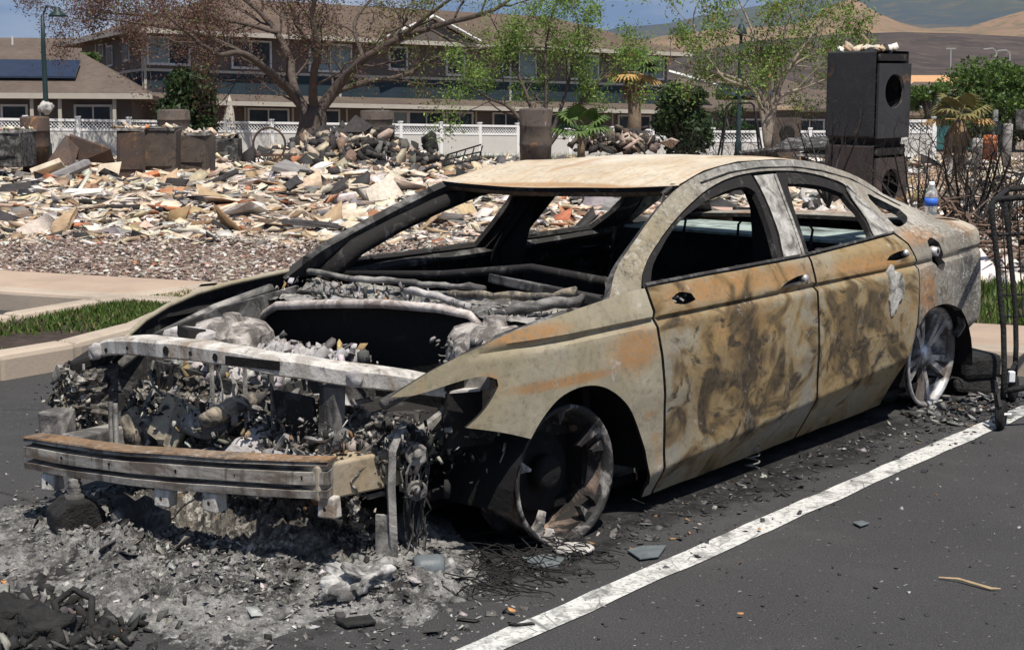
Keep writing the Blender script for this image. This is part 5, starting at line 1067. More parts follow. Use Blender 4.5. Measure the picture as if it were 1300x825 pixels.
def box_part(name, e, x0, x1, y0, y1, z0, z1, mat, bevel=0): return MB().box(((x0+x1)/2, (y0+y1)/2, (z0+z1)/2), (x1-x0, y1-y0, z1-z0)).obj(name, mat, e, False, bevel)
def window(e, x0, x1, z0, z1, y=-.02, blind=None, mull=1):
    f_ = .09; m_ = MB()
    for a, b, c_, d_ in ((x0-f_, x1+f_, z1, z1+f_), (x0-f_, x1+f_, z0-f_*1.2, z0), (x0-f_, x0, z0, z1), (x1, x1+f_, z0, z1)): m_.box(((a+b)/2, y-.03, (c_+d_)/2), (b-a, .10, d_-c_))
    for k in range(1, mull+1): xm = x0+(x1-x0)*k/(mull+1); m_.box((xm, y-.03, (z0+z1)/2), (.06, .06, z1-z0))
    w = m_.obj('window', M['wtrim'], e)
    for k in range(mull+1):
        xa, xb = x0+(x1-x0)*k/(mull+1), x0+(x1-x0)*(k+1)/(mull+1)
        box_part('pane', w, xa+.01, xb-.01, y-.02, y-.005, z0, z1, M['curtain'] if blind and k in blind else M['glass'])
    return w
def hip_roof(name, e, x0, x1, y0, y1, z, ridge, rx0, rx1, mat, th=.18):
    ym = (y0+y1)/2; V = [(x0, y0, z), (x1, y0, z), (x1, y1, z), (x0, y1, z), (rx0, ym, ridge), (rx1, ym, ridge)]
    V += [(a, b, c_-th) for a, b, c_ in V[:4]]
    return MB().add(V, [(0, 1, 5, 4), (1, 2, 5), (2, 3, 4, 5), (3, 0, 4), (6, 7, 1, 0), (7, 8, 2, 1), (8, 9, 3, 2), (9, 6, 0, 3), (9, 8, 7, 6)]).obj(name, mat, e)
hs2 = level_empty('two_storey_house', H0, HR); tag(hs2, 'long two storey house with brown walls, navy band and hip roof', 'house')
Lh = fa(846); zE, zT, zN, zS = 5.55, 4.02, 2.95, 2.62
box_part('lower_wall', hs2, 0, Lh, 0, 9, -.5, zN, M['wall_brown']); box_part('navy_band', hs2, -.03, Lh+.03, -.03, 9.03, zN, zT-.12, M['wall_navy']); box_part('trim_band', hs2, -.06, Lh+.06, -.06, 9.06, zT-.12, zT, M['trim']); box_part('upper_wall', hs2, 0, Lh, 0, 9, zT, zE, M['wall_brown'])
for x in (0, 9.5, 19.0, Lh-.12): box_part('corner_trim', hs2, x, x+.12, -.05, .0, zN, zE-.05, M['trim'])
for y in (.0, 6.6): box_part('corner_trim', hs2, -.05, 0, y, y+.12, zN, zE-.05, M['trim'])
rf = hip_roof('roof', hs2, -.8, Lh+.8, -.9, 9.9, zE+.12, 7.75, 5.0, Lh-4.6, M['shingle'])
box_part('gutter', rf, -.85, Lh+.85, -1.0, -.9, zE-.06, zE+.14, M['trim']); box_part('gutter', rf, -.9, -.8, -.9, 9.9, zE-.06, zE+.14, M['trim'])
ga = fa(537); gb = MB().prism([(ga-2.3, -1.0, zE+.15), (ga+2.3, -1.0, zE+.15), (ga, -1.0, zE+1.1)], (0, 4.5, 0)).obj('roof_gable', M['wall_brown'], rf)
for s_ in (-1, 1): MB().tube([(ga+s_*2.6, -1.2, zE+.2), (ga, -1.2, zE+1.3)], .09, 4).obj('gable_board', M['wtrim'], gb); MB().prism([(ga+s_*2.5, -1.05, zE+.14), (ga, -1.05, zE+1.2), (ga, -1.05, zE+1.3), (ga+s_*2.6, -1.05, zE+.2)], (0, 5, 0)).obj('gable_slope', M['shingle'], gb)
for u0, u1, v0, v1, bl in ((193, 243, 50, 81, (0,)), (299, 345, 55, 86, None), (396, 446, 58, 90, (0, 1)), (496, 516, 62, 88, None), (568, 588, 74, 95, None), (638, 678, 67, 98, (1,)), (721, 756, 71, 100, (1,)), (815, 838, 78, 100, (0,))):
    a0, a1 = fa(u0), fa(u1); window(hs2, a0, a1, hh_(v1, a0), min(zE-.2, hh_(v0, a0)), blind=bl, mull=0 if u1-u0 < 26 else 1)
for u0, u1, bl, ml in ((318, 366, None, 1), (404, 430, None, 0), (500, 516, (0,), 0), (520, 562, None, 1), (568, 598, None, 1), (626, 656, None, 1), (698, 722, None, 0), (784, 822, None, 1)):
    a0, a1 = fa(u0), fa(u1); window(hs2, a0, a1, .9, 2.28, blind=bl, mull=ml)
for u in (312, 372, 440, 492, 603, 660, 690, 728, 775, 828): a = fa(u); box_part('wall_trim', hs2, a, a+.10, -.05, 0, .2, 2.4, M['trim'])
for y0, y1, z0, z1 in ((1.8, 2.5, 4.5, 5.3), (4.2, 4.9, 4.4, 5.2), (5.6, 6.1, 4.9, 5.35)):
    w = box_part('window', hs2, -.08, -.02, y0-.08, y1+.08, z0-.08, z1+.08, M['wtrim']); box_part('pane', w, -.10, -.081, y0, y1, z0, z1, M['glass'])
MB().add([(-.2, -1.6, zS), (Lh+.2, -1.6, zS), (Lh+.2, -.06, zN+.02), (-.2, -.06, zN+.02), (-.2, -1.6, zS-.2), (Lh+.2, -1.6, zS-.2), (Lh+.2, -.06, zS-.2), (-.2, -.06, zS-.2)], [(0, 1, 2, 3), (4, 5, 1, 0), (5, 6, 2, 1), (7, 4, 0, 3), (7, 6, 5, 4)]).obj('porch_roof', M['shingle2'], hs2)
box_part('porch_gutter', hs2, -.25, Lh+.25, -1.68, -1.6, zS-.22, zS-.02, M['trim'])
# single storey house before its left end, another roof behind
h1 = level_empty('single_storey_house', at(-60, 203, 64), .12); tag(h1, 'low brown single storey house with solar panels on the roof', 'house')
k1 = 64/F
X1 = 252*k1
box_part('wall', h1, -8, X1-.9, 0, 7, -.5, 2.5, M['wall_brown'])
hip_roof('roof', h1, -9, X1, -.9, 8, 2.62, 4.6, -3, X1-3.4, M['shingle2'])
box_part('gutter', h1, -9.05, X1+.05, -1.0, -.9, 2.44, 2.66, M['trim'])
for x0, x1 in ((2.05, 2.95), (4.95, 6.3)): window(h1, x0, x1, .5, 2.15, mull=1 if x1-x0 > 1 else 0)
for x in (3.25, 4.35, 6.5): box_part('porch_post', h1, x, x+.14, -.8, -.66, -.3, 2.44, M['trim'])
sp_ = MB().add([(-7, .35, 3.42), (4.9, .35, 3.42), (4.9, 1.9, 4.18), (-7, 1.9, 4.18), (-7, .35, 3.34), (4.9, .35, 3.34), (4.9, 1.9, 4.10), (-7, 1.9, 4.10)], [(0, 1, 2, 3), (7, 6, 5, 4), (0, 4, 5, 1), (1, 5, 6, 2), (2, 6, 7, 3), (3, 7, 4, 0)]).obj('solar_panel', M['solar'], h1)
sp_.location = (0, 0, -.02)
h0 = level_empty('rear_house', at(-80, 203, 84), .10); tag(h0, 'brown shingled roof rising behind the solar panelled house', 'house')
box_part('wall', h0, -8, 9.0, 0, 8, -.5, 4.6, M['wall_brown']); hip_roof('roof', h0, -9, 10.2, -.8, 9, 4.7, 6.75, -5, 8.4, M['shingle2'])
for x in (3.5, 5.2, 7.0): MB().tube([(x, 3.0, 6.2), (x, 3.0, 6.75)], .06, 6).obj('vent_pipe', M['wtrim'], h0)
# houses on the right
h3 = level_empty('right_house', at(845, 203, 88), .18); tag(h3, 'brown roofed house with white gable board beyond the shrub', 'house')
box_part('wall', h3, 0, 10.2, 0, 8, -.5, 2.75, M['wall_brown']); hip_roof('roof', h3, -.8, 11, -.9, 9, 2.85, 4.9, 2.2, 8.0, M['shingle2'])
MB().tube([(-.6, -1.0, 4.9), (2.6, -1.0, 4.1)], .12, 4).obj('gable_board', M['wtrim'], h3)
MB().add([(3.0, .2, 3.65), (6.6, .2, 3.65), (6.2, 1.7, 4.35), (3.4, 1.7, 4.35), (3.0, .2, 3.55), (6.6, .2, 3.55), (6.2, 1.7, 4.25), (3.4, 1.7, 4.25)], [(0, 1, 2, 3), (7, 6, 5, 4), (0, 4, 5, 1), (1, 5, 6, 2), (2, 6, 7, 3), (3, 7, 4, 0)]).obj('solar_panel', M['solar'], h3)
for x0, x1 in ((1.2, 2.6), (4.4, 6.2), (7.6, 9.2)): window(h3, x0, x1, .8, 2.2)
h4 = level_empty('far_house', at(1010, 203, 96), .2); tag(h4, 'low tan roofed house behind the sparse tree', 'house')
box_part('wall', h4, 0, 8.5, 0, 7, -.5, 2.6, plain('tan_wall', (.30, .25, .19), .9, .1, 2, 0)); hip_roof('roof', h4, -.7, 9.2, -.8, 8, 2.7, 4.4, 2.5, 6.5, M['shingle'])
for x0, x1 in ((1.0, 2.2), (3.6, 5.2), (6.2, 7.6)): window(h4, x0, x1, .7, 2.1)
h5 = level_empty('far_house', at(1150, 160, 150), .05); tag(h5, 'far house with grey roof below the orange roofed house', 'house')
box_part('wall', h5, 0, 6.5, 0, 6, -1, 2.2, plain('pale_wall', (.36, .34, .31), .9, .1, 2, 0)); hip_roof('roof', h5, -.5, 7, -.5, 6.5, 2.3, 4.3, 1.6, 4.9, M['shingle2']); window(h5, 2.0, 4.0, .6, 1.7)
h6 = level_empty('far_house', at(1140, 130, 210), -.05); tag(h6, 'far long house with sunlit orange roof', 'house')
box_part('wall', h6, 0, 9.5, 0, 6, -1, 2.2, M['wall_brown']); hip_roof('roof', h6, -.6, 10.2, -.6, 6.6, 2.3, 3.7, .6, 9.0, plain('orange_roof', (.50, .28, .14), .85, .1, 2, .1)); window(h6, 2, 3.5, .5, 1.6)
h7 = level_empty('far_house', at(1128, 168, 120), .0); tag(h7, 'far low cottage with blue grey roof beside the dryer', 'house')
box_part('wall', h7, 0, 6, 0, 5, -1.5, 1.6, plain('cream_wall', (.42, .39, .34), .9, .1, 2, 0)); hip_roof('roof', h7, -.4, 6.4, -.4, 5.4, 1.7, 3.2, 1.2, 4.6, plain('blue_roof', (.16, .19, .22), .8, .15, 2, .1)); window(h7, 3.8, 5.2, .2, 1.2)
# white lattice-top fence
def fence(name, P0, rz, n, sp, top, bot, lb, lat=True):
    e = level_empty(name, P0, rz); tag(e, lb, 'fence')
    post = MB().box((0, 0, (top+bot)/2), (.14, .14, top-bot+.14)); post.box((0, 0, top+.09), (.18, .18, .05)); pm = mesh('post', post.v, post.f); pm.materials.append(M['vinyl'])
    pan = MB(); pan.box((sp/2, 0, (bot+top-.42)/2), (sp-.14, .05, top-.42-bot)); pnm = mesh('panel', pan.v, pan.f); pnm.materials.append(M['vinyl_grey'])
    ra = MB(); ra.box((sp/2, 0, 0), (sp-.14, .09, .09)); rm = mesh('rail', ra.v, ra.f); rm.materials.append(M['vinyl'])
    la = MB(); k = 0.07; hgt = .27
    x = .07-hgt
    while x < sp-.07:
        for s_ in (1, -1):
            xa, xb = x, x+hgt; za, zb_ = (top-.355, top-.085) if s_ > 0 else (top-.085, top-.355)
            ca, cb = max(xa, .07), min(xb, sp-.07)
            if cb > ca:
                za2 = za+(zb_-za)*(ca-xa)/hgt; zb2 = za+(zb_-za)*(cb-xa)/hgt
                la.add([(ca-.0, .012*s_, za2-.02), (cb, .012*s_, zb2-.02), (cb, .012*s_, zb2+.02), (ca, .012*s_, za2+.02)], [(0, 1, 2, 3)])
        x += .135
    lm = mesh('lattice', la.v, la.f); lm.materials.append(M['vinyl'])
    for i in range(n+1):
        for nm, me, zz in (('post', pm, 0),)+((('panel', pnm, 0), ('rail', rm, top-.04), ('rail', rm, top-.40), ('rail', rm, bot+.05), ('lattice', lm, 0)) if i < n else ()):
            o = bpy.data.objects.new(nm, me); COL.objects.link(o); o.parent = e; o.location = (i*sp, 0, zz)
            if nm == 'lattice': o['kind'] = 'stuff'
    return e
Pf = at(64, 203, 59.6); Pf -= Vector((.839, .544, 0))*6.9; Pf.z = CH+TILT*Pf.y
fence('white_fence', Pf, .575, 14, 2.0, 1.55, .18, 'white vinyl fence with lattice top before the two storey house')
P2 = at(668, 203, 71.8); P2.z = CH+TILT*P2.y-.05
fence('white_fence', P2, .42, 6, 2.2, 1.5, .15, 'white vinyl fence with lattice top behind the palms')
P3 = at(905, 203, 62); P3.z = CH+TILT*P3.y-.6
fence('white_fence', P3, -.02, 4, 1.9, 1.75, .1, 'white vinyl fence behind the frame stand and gate pillar')
P4 = at(1140, 203, 52); P4.z = CH+TILT*P4.y+.0
fence('white_fence', P4, .05, 1, 1.18, 1.32, .1, 'short white lattice fence end right of the dryer')
# closed umbrella behind the fence
ue = level_empty('patio_umbrella', at(292, 203, 70.5), 0); tag(ue, 'closed cream patio umbrella standing behind the fence', 'umbrella')
MB().tube([(0, 0, -.2), (0, 0, 2.9)], .04, 6).obj('pole', M['trim'], ue); MB().lathe([(.30, 1.45), (.26, 1.5), (.24, 1.9), (.17, 2.5), (.05, 2.85), (0, 2.9)], 9).obj('canopy', plain('cream_canvas', (.46, .42, .35), .9, .2, 6, .2), ue)
# street lamps
M['lampgreen'] = plain('green_metal', (.018, .035, .035), .5, .2, 3, 0)
def street_lamp(u, v0, d, h, lb, arm=True):
    b_ = at(u, v0, d); b_.z = terr(b_.x, b_.y)-.1; e = empty('street_lamp', b_); tag(e, lb, 'street lamp')
    MB().tube([(0, 0, 0), (0, 0, .9), (0, 0, .95), (0, 0, h*.8), (.02, 0, h)], [.13, .12, .085, .07, .05], 8).obj('pole', M['lampgreen'], e, True)
    if arm:
        MB().tube([(0, 0, h-.1), (.15, 0, h+.25), (.42, 0, h+.2)], .03, 6).obj('arm', M['lampgreen'], e); MB().lathe([(.05, .12), (.08, .1), (.1, .0), (.24, -.1), (.26, -.16), (0, -.13)], 14, Matrix.Translation((.45, 0, h+.1))).obj('lamp_head', M['lampgreen'], e, True)
    else: MB().lathe([(0, .62), (.03, .6), (.03, .4), (.08, .38), (.2, .12), (.2, .04), (.06, 0), (.04, -.1)], 14, Matrix.Translation((.02, 0, h))).obj('lamp_head', M['lampgreen'], e, True)
    return e
l1_ = street_lamp(61, 190, 46, 4.6, 'dark green street lamp with melted ball beside the drum'); lump('melted_ball', (.0, -.06, 1.95), (.2, .16, .17), M['palescrap'], l1_, 4, .5)
street_lamp(937, 190, 55, 4.55, 'dark green street lamp beside the sparse leafy tree', False)

# ------------------------------------------------------------------ trees
M['bark'] = plain('grey_bark', (.088, .068, .056), .9, .35, 4, .6, dirt=(.09, .07, .06)); M['burntbark'] = plain('burnt_bark', (.035, .03, .027), .9, .5, 12, .5); M['palebark'] = plain('pale_bark', (.26, .215, .17), .9, .3, 4, .4); M['palmbark'] = plain('palm_bark', (.19, .14, .095), .9, .4, 9, .6)
def grow(mb, p, d, L, r, lvl, g, tips, wob=.28, nch=(2, 4), ratio=.62, up=.1, sides=5, spread=(.5, 1.0)):
    pts = [p.copy()]; n = 4; dd = d.copy(); pos = p.copy()
    for i in range(n):
        dd = (dd+Vector((g.gauss(0, wob), g.gauss(0, wob), g.gauss(0, wob)+up))*.5).normalized(); pos = pos+dd*(L/n); pts.append(pos.copy())
    mb.tube(pts, [r*(1-.45*i/n) for i in range(n+1)], max(3, sides), lvl == 0)
    tips.append((pts[-1], lvl)); 
    if lvl <= 1: tips.append((pts[2], lvl)); tips.append((pts[3], lvl))
    if lvl == 0: return
    for k in range(g.randint(*nch)):
        i = g.choice([2, 3, 4, 4]); ax = dd.orthogonal().normalized(); ax.rotate(Matrix.Rotation(g.uniform(0, 6.28), 3, dd)); nd = (dd*math.cos(sp := g.uniform(*spread))+ax*math.sin(sp)).normalized()
        grow(mb, pts[i], nd, L*ratio*g.uniform(.8, 1.2), r*.52, lvl-1, g, tips, wob, nch, ratio, up, sides-1, spread)
def limb(mb, pts, r0, r1, g, tips, lvl=2, every=1, L=2.2, **kw):
    P = [Vector(p) for p in pts]; Q = []
    for i in range(len(P)-1):
        p0, p1, p2, p3 = P[max(0, i-1)], P[i], P[i+1], P[min(len(P)-1, i+2)]
        for k in range(4): t = k/4; Q.append(.5*((2*p1)+(-p0+p2)*t+(2*p0-5*p1+4*p2-p3)*t*t+(-p0+3*p1-3*p2+p3)*t**3))
    Q.append(P[-1]); n = len(Q); rr = [r0+(r1-r0)*(i/(n-1))**.8 for i in range(n)]
    Q = [q_+Vector((g.gauss(0, .12), g.gauss(0, .12), g.gauss(0, .12)))*rr[i] for i, q_ in enumerate(Q)]
    mb.tube(Q, rr, 8)
    for i in range(3, n, every):
        t = (Q[min(i+1, n-1)]-Q[i-1]).normalized(); ax = t.orthogonal().normalized(); ax.rotate(Matrix.Rotation(g.uniform(0, 6.28), 3, t)); nd = (t*.7+ax*.8+Vector((0, 0, .2))).normalized()
        grow(mb, Q[i], nd, L*g.uniform(.6, 1.2), min(rr[i]*.5, L*.035), lvl, g, tips, **kw)
    grow(mb, Q[-1], (Q[-1]-Q[-2]).normalized(), L, rr[-1]*.9, lvl, g, tips, **kw)
def leafmesh(name, pos, size, cols, seed, parent, cluster=1, spread=.2, asp=.6):
    g = np.random.default_rng(seed); pos = np.repeat(np.array([tuple(p) for p in pos]), cluster, 0); n = len(pos)
    c_ = pos+g.normal(0, spread, (n, 3)); a = g.normal(0, 1, (n, 3)); a /= np.linalg.norm(a, axis=1)[:, None]; b_ = g.normal(0, 1, (n, 3)); b_ -= a*(a*b_).sum(1)[:, None]; b_ /= np.linalg.norm(b_, axis=1)[:, None]
    s_ = g.uniform(size[0], size[1], (n, 1)); P = np.stack([c_-a*s_, c_-b_*s_*asp*.6+a*s_*.1, c_+a*s_, c_+b_*s_*asp*.6-a*s_*.1], 1)
    me = bpy.data.meshes.new(name); me.vertices.add(n*4); me.vertices.foreach_set('co', P.reshape(-1).astype(np.float32)); me.loops.add(n*4); me.loops.foreach_set('vertex_index', np.arange(n*4, dtype=np.int32)); me.polygons.add(n); me.polygons.foreach_set('loop_start', (np.arange(n)*4).astype(np.int32)); me.update(calc_edges=True)
    C = np.ones((n, 4, 4), np.float32); C[:, :, :3] = pick(g, n, cols)[:, None, :] if not callable(cols) else cols(c_, g)[:, None, :]
    me.color_attributes.new('Col', 'FLOAT_COLOR', 'POINT').data.foreach_set('color', C.reshape(-1)); return link(name, me, parent, M['leaf'])
# the big spreading tree
g = random.Random(5); TD = 58.0
tb = at(393, 195, TD); tb.z = terr(tb.x, tb.y); T1 = empty('spreading_tree', tb); tag(T1, 'large spreading tree with thick trunk, half bare brown crown', 'tree')
def tp(u, v, dd=0): return at(u, v, TD+dd)-tb
mb = MB(); tips = []
mb.tube([Vector((0, 0, -.3)), tp(393, 182), tp(396, 165), tp(398, 150), tp(398, 138)], [.75, .60, .52, .50, .42], 12)
K = dict(wob=.35, nch=(2, 3), ratio=.66, up=.05)
limb(mb, [tp(392, 150), tp(375, 122), tp(345, 95, -1), tp(308, 68, -2), tp(278, 70, -3), tp(250, 52, -4)], 0.240, 0.060, g, tips, 3, 2, 1.5, **K)
limb(mb, [tp(390, 148), tp(374, 112, 1), tp(366, 72, 2), tp(350, 40, 2.5), tp(325, 12, 3), tp(290, -15, 3)], 0.224, 0.060, g, tips, 3, 2, 1.6, **K)
limb(mb, [tp(398, 145), tp(398, 100, -1), tp(403, 60, -2), tp(396, 20, -2.5), tp(408, -25, -3)], 0.208, 0.060, g, tips, 3, 2, 1.7, **K)
limb(mb, [tp(403, 143), tp(430, 108), tp(462, 76, -1), tp(505, 50, -1.5), tp(560, 32, -2), tp(625, 14, -2), tp(660, -12, -2)], 0.240, 0.053, g, tips, 3, 2, 1.6, **K)
limb(mb, [tp(416, 122), tp(465, 104, 1), tp(515, 95, 2), tp(552, 74, 2), tp(610, 62, 2), tp(690, 60, 2)], 0.128, 0.038, g, tips, 2, 2, 1.6, **K)
limb(mb, [tp(352, 42, 2), tp(300, 28, 2), tp(230, 22, 1), tp(150, 18, 0), tp(100, 12, 0)], 0.096, 0.022, g, tips, 3, 1, 1.0, **K)
limb(mb, [tp(305, 66, -2), tp(255, 44, -2), tp(190, 32, -2), tp(130, 24, -2)], 0.088, 0.022, g, tips, 3, 1, 1.0, **K)
limb(mb, [tp(505, 50, -1.5), tp(560, 8, -3), tp(600, -20, -3)], 0.096, 0.038, g, tips, 2, 2, 1.8, **K)
limb(mb, [tp(462, 76, -1), tp(450, 30, 1), tp(480, -10, 2)], 0.096, 0.045, g, tips, 2, 2, 1.8, **K)
mb.obj('trunk', M['bark'], T1, True)
def col_t1(c_, g_):
    n = len(c_); u = 650+F*(c_[:, 0]+tb.x)/TD; gr = 1/(1+np.exp(-(u-520)/45)); k = g_.uniform(0, 1, n) < gr*.85+.06
    A = pick(g_, n, [(3, (.14, .20, .04)), (2, (.20, .26, .06)), (1, (.10, .15, .03))]); B = pick(g_, n, [(3, (.12, .06, .045)), (2, (.16, .085, .06)), (1, (.085, .045, .035))]); return np.where(k[:, None], A, B)
g2 = random.Random(8)
lp = [p for p, l in tips if l <= 1 and g2.random() < (.95 if 650+F*(p.x+tb.x)/TD > 540 else .75)]
leafmesh('crown', lp, (.03, .075), col_t1, 41, T1, 13, .24)
# sprouting tree over the rusty tank
def stems(name, lb, u, v, d, lims, r, mat, leafc, n_cl, lsz, seed, lvl=2, L=1.0, leafp=.9, spread=.15, **kw):
    g = random.Random(seed); b_ = at(u, v, d); b_.z = min(b_.z, terr(b_.x, b_.y)+mound(b_.x, b_.y)+.5) if name != 'burnt_shrub' else b_.z
    e = empty(name, b_); tag(e, lb, 'tree' if 'tree' in name else 'shrub'); mb = MB(); tips = []
    for pts in lims: limb(mb, [Vector((0, 0, 0)) if i == 0 else at(p[0], p[1], d+(p[2] if len(p) > 2 else 0))-b_ for i, p in enumerate(pts)], r, r*.3, g, tips, lvl, 2, L, **kw)
    mb.obj('trunk', mat, e, True)
    if n_cl: leafmesh('crown', [p for p, l in tips if l <= 1 and g.random() < leafp], lsz, leafc, seed, e, n_cl, spread)
    return e
GL = [(3, (.15, .24, .04)), (2, (.21, .30, .07)), (1, (.10, .16, .03))]
stems('sprouting_tree', 'thin tree with fresh green shoots behind the rusty tank', 690, 185, 42, [[(690, 185), (672, 130), (655, 90), (640, 60)], [(690, 185), (694, 120), (692, 70), (700, 20)], [(690, 185), (715, 130), (725, 90), (735, 40)], [(690, 185), (730, 140), (755, 110), (770, 95)], [(690, 185), (650, 140), (620, 125), (600, 112)]], .07, M['bark'], GL, 16, (.03, .065), 51, 2, .9, .75, .15, wob=.3, up=.15)
stems('leafy_tree', 'sparse pale limbed tree with green shoots beside the dryer', 975, 165, 33, [[(975, 165), (972, 130), (945, 105), (900, 90), (872, 85)], [(975, 165), (972, 125), (968, 80), (955, 40), (940, 5)], [(975, 165), (982, 120), (1000, 90), (1030, 70), (1062, 60)], [(975, 165), (985, 130), (1020, 112), (1050, 100)], [(975, 165), (975, 110), (990, 60), (1005, 15)], [(975, 165), (960, 120), (920, 100), (890, 60), (880, 30)], [(975, 165), (990, 110), (1020, 60), (1045, 25)]], .06, M['palebark'], GL+[(.5, (.25, .1, .05))], 13, (.025, .055), 52, 2, .75, .75, .11, wob=.32, up=.12)
def crown_tree(name, lb, u, v0, v1, d, wpx, cols, n, lsz, seed, cat='tree', base_v=None, lumps=16):
    g = random.Random(seed); b_ = at(u, base_v or v1, d); b_.z = terr(b_.x, b_.y) if base_v is None else b_.z; e = empty(name, b_); tag(e, lb, cat)
    c0 = at(u, (v0+v1)/2, d)-b_; rx, rz_ = wpx/2*d/F, (v1-v0)/2*d/F; pts = []
    L_ = [(Vector((g.uniform(-.72, .72)*rx, g.uniform(-.6, .6)*rx, g.uniform(-.85, .8)*rz_)), g.uniform(.28, .5)) for _ in range(lumps)]
    for k in range(n):
        c1, s_ = g.choice(L_); w = Vector((g.gauss(0, 1), g.gauss(0, 1), g.gauss(0, 1))).normalized()*(g.random()**.35); taper = 1-.35*max(0, c1.z/rz_)
        pts.append(c0+Vector((c1.x*taper, c1.y*taper, c1.z))+Vector((w.x*rx*s_, w.y*rx*s_, w.z*rz_*s_*.9)))
    leafmesh('crown', pts, lsz, cols, seed, e, 1, .03, .8); mb = MB(); mb.tube([(0, 0, -.2), tuple(c0*.5), tuple(c0)], [.16*rx, .12*rx, .06*rx], 7)
    for c1, s_ in L_: mb.tube([tuple(c0*.6), tuple(c0+c1*.5), tuple(c0+c1)], [.07*rx, .05*rx, .02*rx], 5)
    mb.obj('trunk', M['bark'], e); return e
DG = [(3, (.035, .065, .022)), (2, (.055, .09, .03)), (1, (.025, .045, .016))]; MG = [(3, (.07, .125, .025)), (2, (.11, .17, .035)), (1, (.045, .08, .02))]
crown_tree('shrub_tree', 'dense dark green cone shaped tree before the lattice fence', 232, 72, 188, 60, 92, DG, 9000, (.07, .16), 61, lumps=26)
crown_tree('shrub_tree', 'dense dark green round shrub beside the tall palm', 866, 112, 205, 56, 78, DG, 6000, (.06, .14), 62, lumps=20)
crown_tree('shade_tree', 'broad bright green tree beyond the burnt hedge', 1275, 80, 185, 95, 190, MG, 22000, (.08, .18), 63, lumps=44)
crown_tree('garden_bush', 'small bright green bush beside the dryer front', 1180, 105, 140, 80, 60, MG, 1800, (.08, .16), 64)
crown_tree('garden_bush', 'low green plant beyond the brown palm', 1240, 150, 180, 48, 40, MG, 900, (.06, .14), 65)
crown_tree('garden_bush', 'low dark bush left of the sparse pale limbed tree', 930, 135, 190, 64, 60, DG, 1800, (.06, .14), 66)
crown_tree('garden_bush', 'green tuft on the roof line of the left house', 110, 68, 84, 68, 36, MG, 500, (.06, .14), 67, base_v=84)
gp = [gnd(560, 200, -2.0)]*0
grass('grass', [(-7, 62), (6, 64), (6, 66), (-7, 66)], 5000, -1.95, .35, 'strip of green grass along the foot of the white fence', 9)
def palm(name, lb, u, vb, vt, d, rad, nfr, seed, tr, cols, dead=.3, skirt=True):
    g = random.Random(seed); b_ = at(u, vb, d); top = at(u, vt, d)-b_; e = empty(name, b_); tag(e, lb, 'palm tree')
    MB().tube([(0, 0, -.3), tuple(top*.3+Vector((.03, 0, 0))), tuple(top*.7), tuple(top)], [tr*1.25, tr*1.1, tr, tr*.9], 9).obj('trunk', M['palmbark'], e, True)
    for k in range(nfr):
        az = 2*math.pi*k/nfr*2.4+g.uniform(-.3, .3); el = g.uniform(-.35, 1.15); col = cols[1] if el < .15 and g.random() < dead+.3 else cols[0]
        dr = Vector((math.cos(az)*math.cos(el), math.sin(az)*math.cos(el), math.sin(el))); st = rad*.5; hub = dr*st
        a = dr.orthogonal() if abs(dr.z) > .95 else dr.cross(Vector((0, 0, 1))).normalized(); up = a.cross(dr).normalized(); mb = MB(); mb.tube([(0, 0, 0), tuple(hub*.6+Vector((0, 0, .02))), tuple(hub)], .018*rad, 4)
        for j in range(15):
            th_ = -1.75+3.5*j/14; t = (dr*math.cos(th_)+a*math.sin(th_)).normalized(); Lb = rad*.62*(1-.18*abs(th_)/1.75); w_ = rad*.05; sd_ = t.cross(up).normalized()*w_
            m_ = hub+t*Lb*.55+up*.02; en = hub+t*Lb+Vector((0, 0, -rad*.18)); mb.add([hub, m_+sd_, en, m_-sd_], [(0, 1, 2, 3)])
        f_ = mb.obj('frond', col, e); f_.location = top
    if skirt:
        sk_ = MB()
        for k in range(70): az = g.uniform(0, 6.28); p = top+Vector((math.cos(az)*tr, math.sin(az)*tr, -.05)); q_ = p+Vector((math.cos(az)*tr*g.uniform(.4, 1.6), math.sin(az)*tr*g.uniform(.4, 1.6), -rad*g.uniform(.4, .95))); s__ = Vector((-math.sin(az), math.cos(az), 0))*.05; sk_.add([p-s__*.4, p+s__*.4, q_+s__, q_-s__], [(0, 1, 2, 3)])
        sk_.obj('dead_skirt', cols[2], e)
    return e
pg = plain('palm_green', (.075, .12, .03), .6, .3, 4, 0); pgo = plain('palm_gold', (.42, .25, .09), .8, .3, 4, 0); pbr = plain('palm_brown', (.22, .15, .085), .9, .3, 4, 0)
palm('fan_palm', 'tall fan palm with green and golden fronds before the house', 805, 175, 92, 66, 1.35, 17, 71, .26, (pg, pgo, pbr))
palm('fan_palm', 'small green fan palm behind the rusty tank', 737, 190, 168, 38, .85, 14, 72, .08, (pg, pg, pbr), 0, False)
palm('fan_palm', 'short scorched fan palm with brown fronds above the burnt hedge', 1217, 215, 152, 27, .62, 15, 73, .10, (pgo if False else plain('palm_olive', (.16, .14, .05), .7, .3, 4, 0), pgo, pbr))
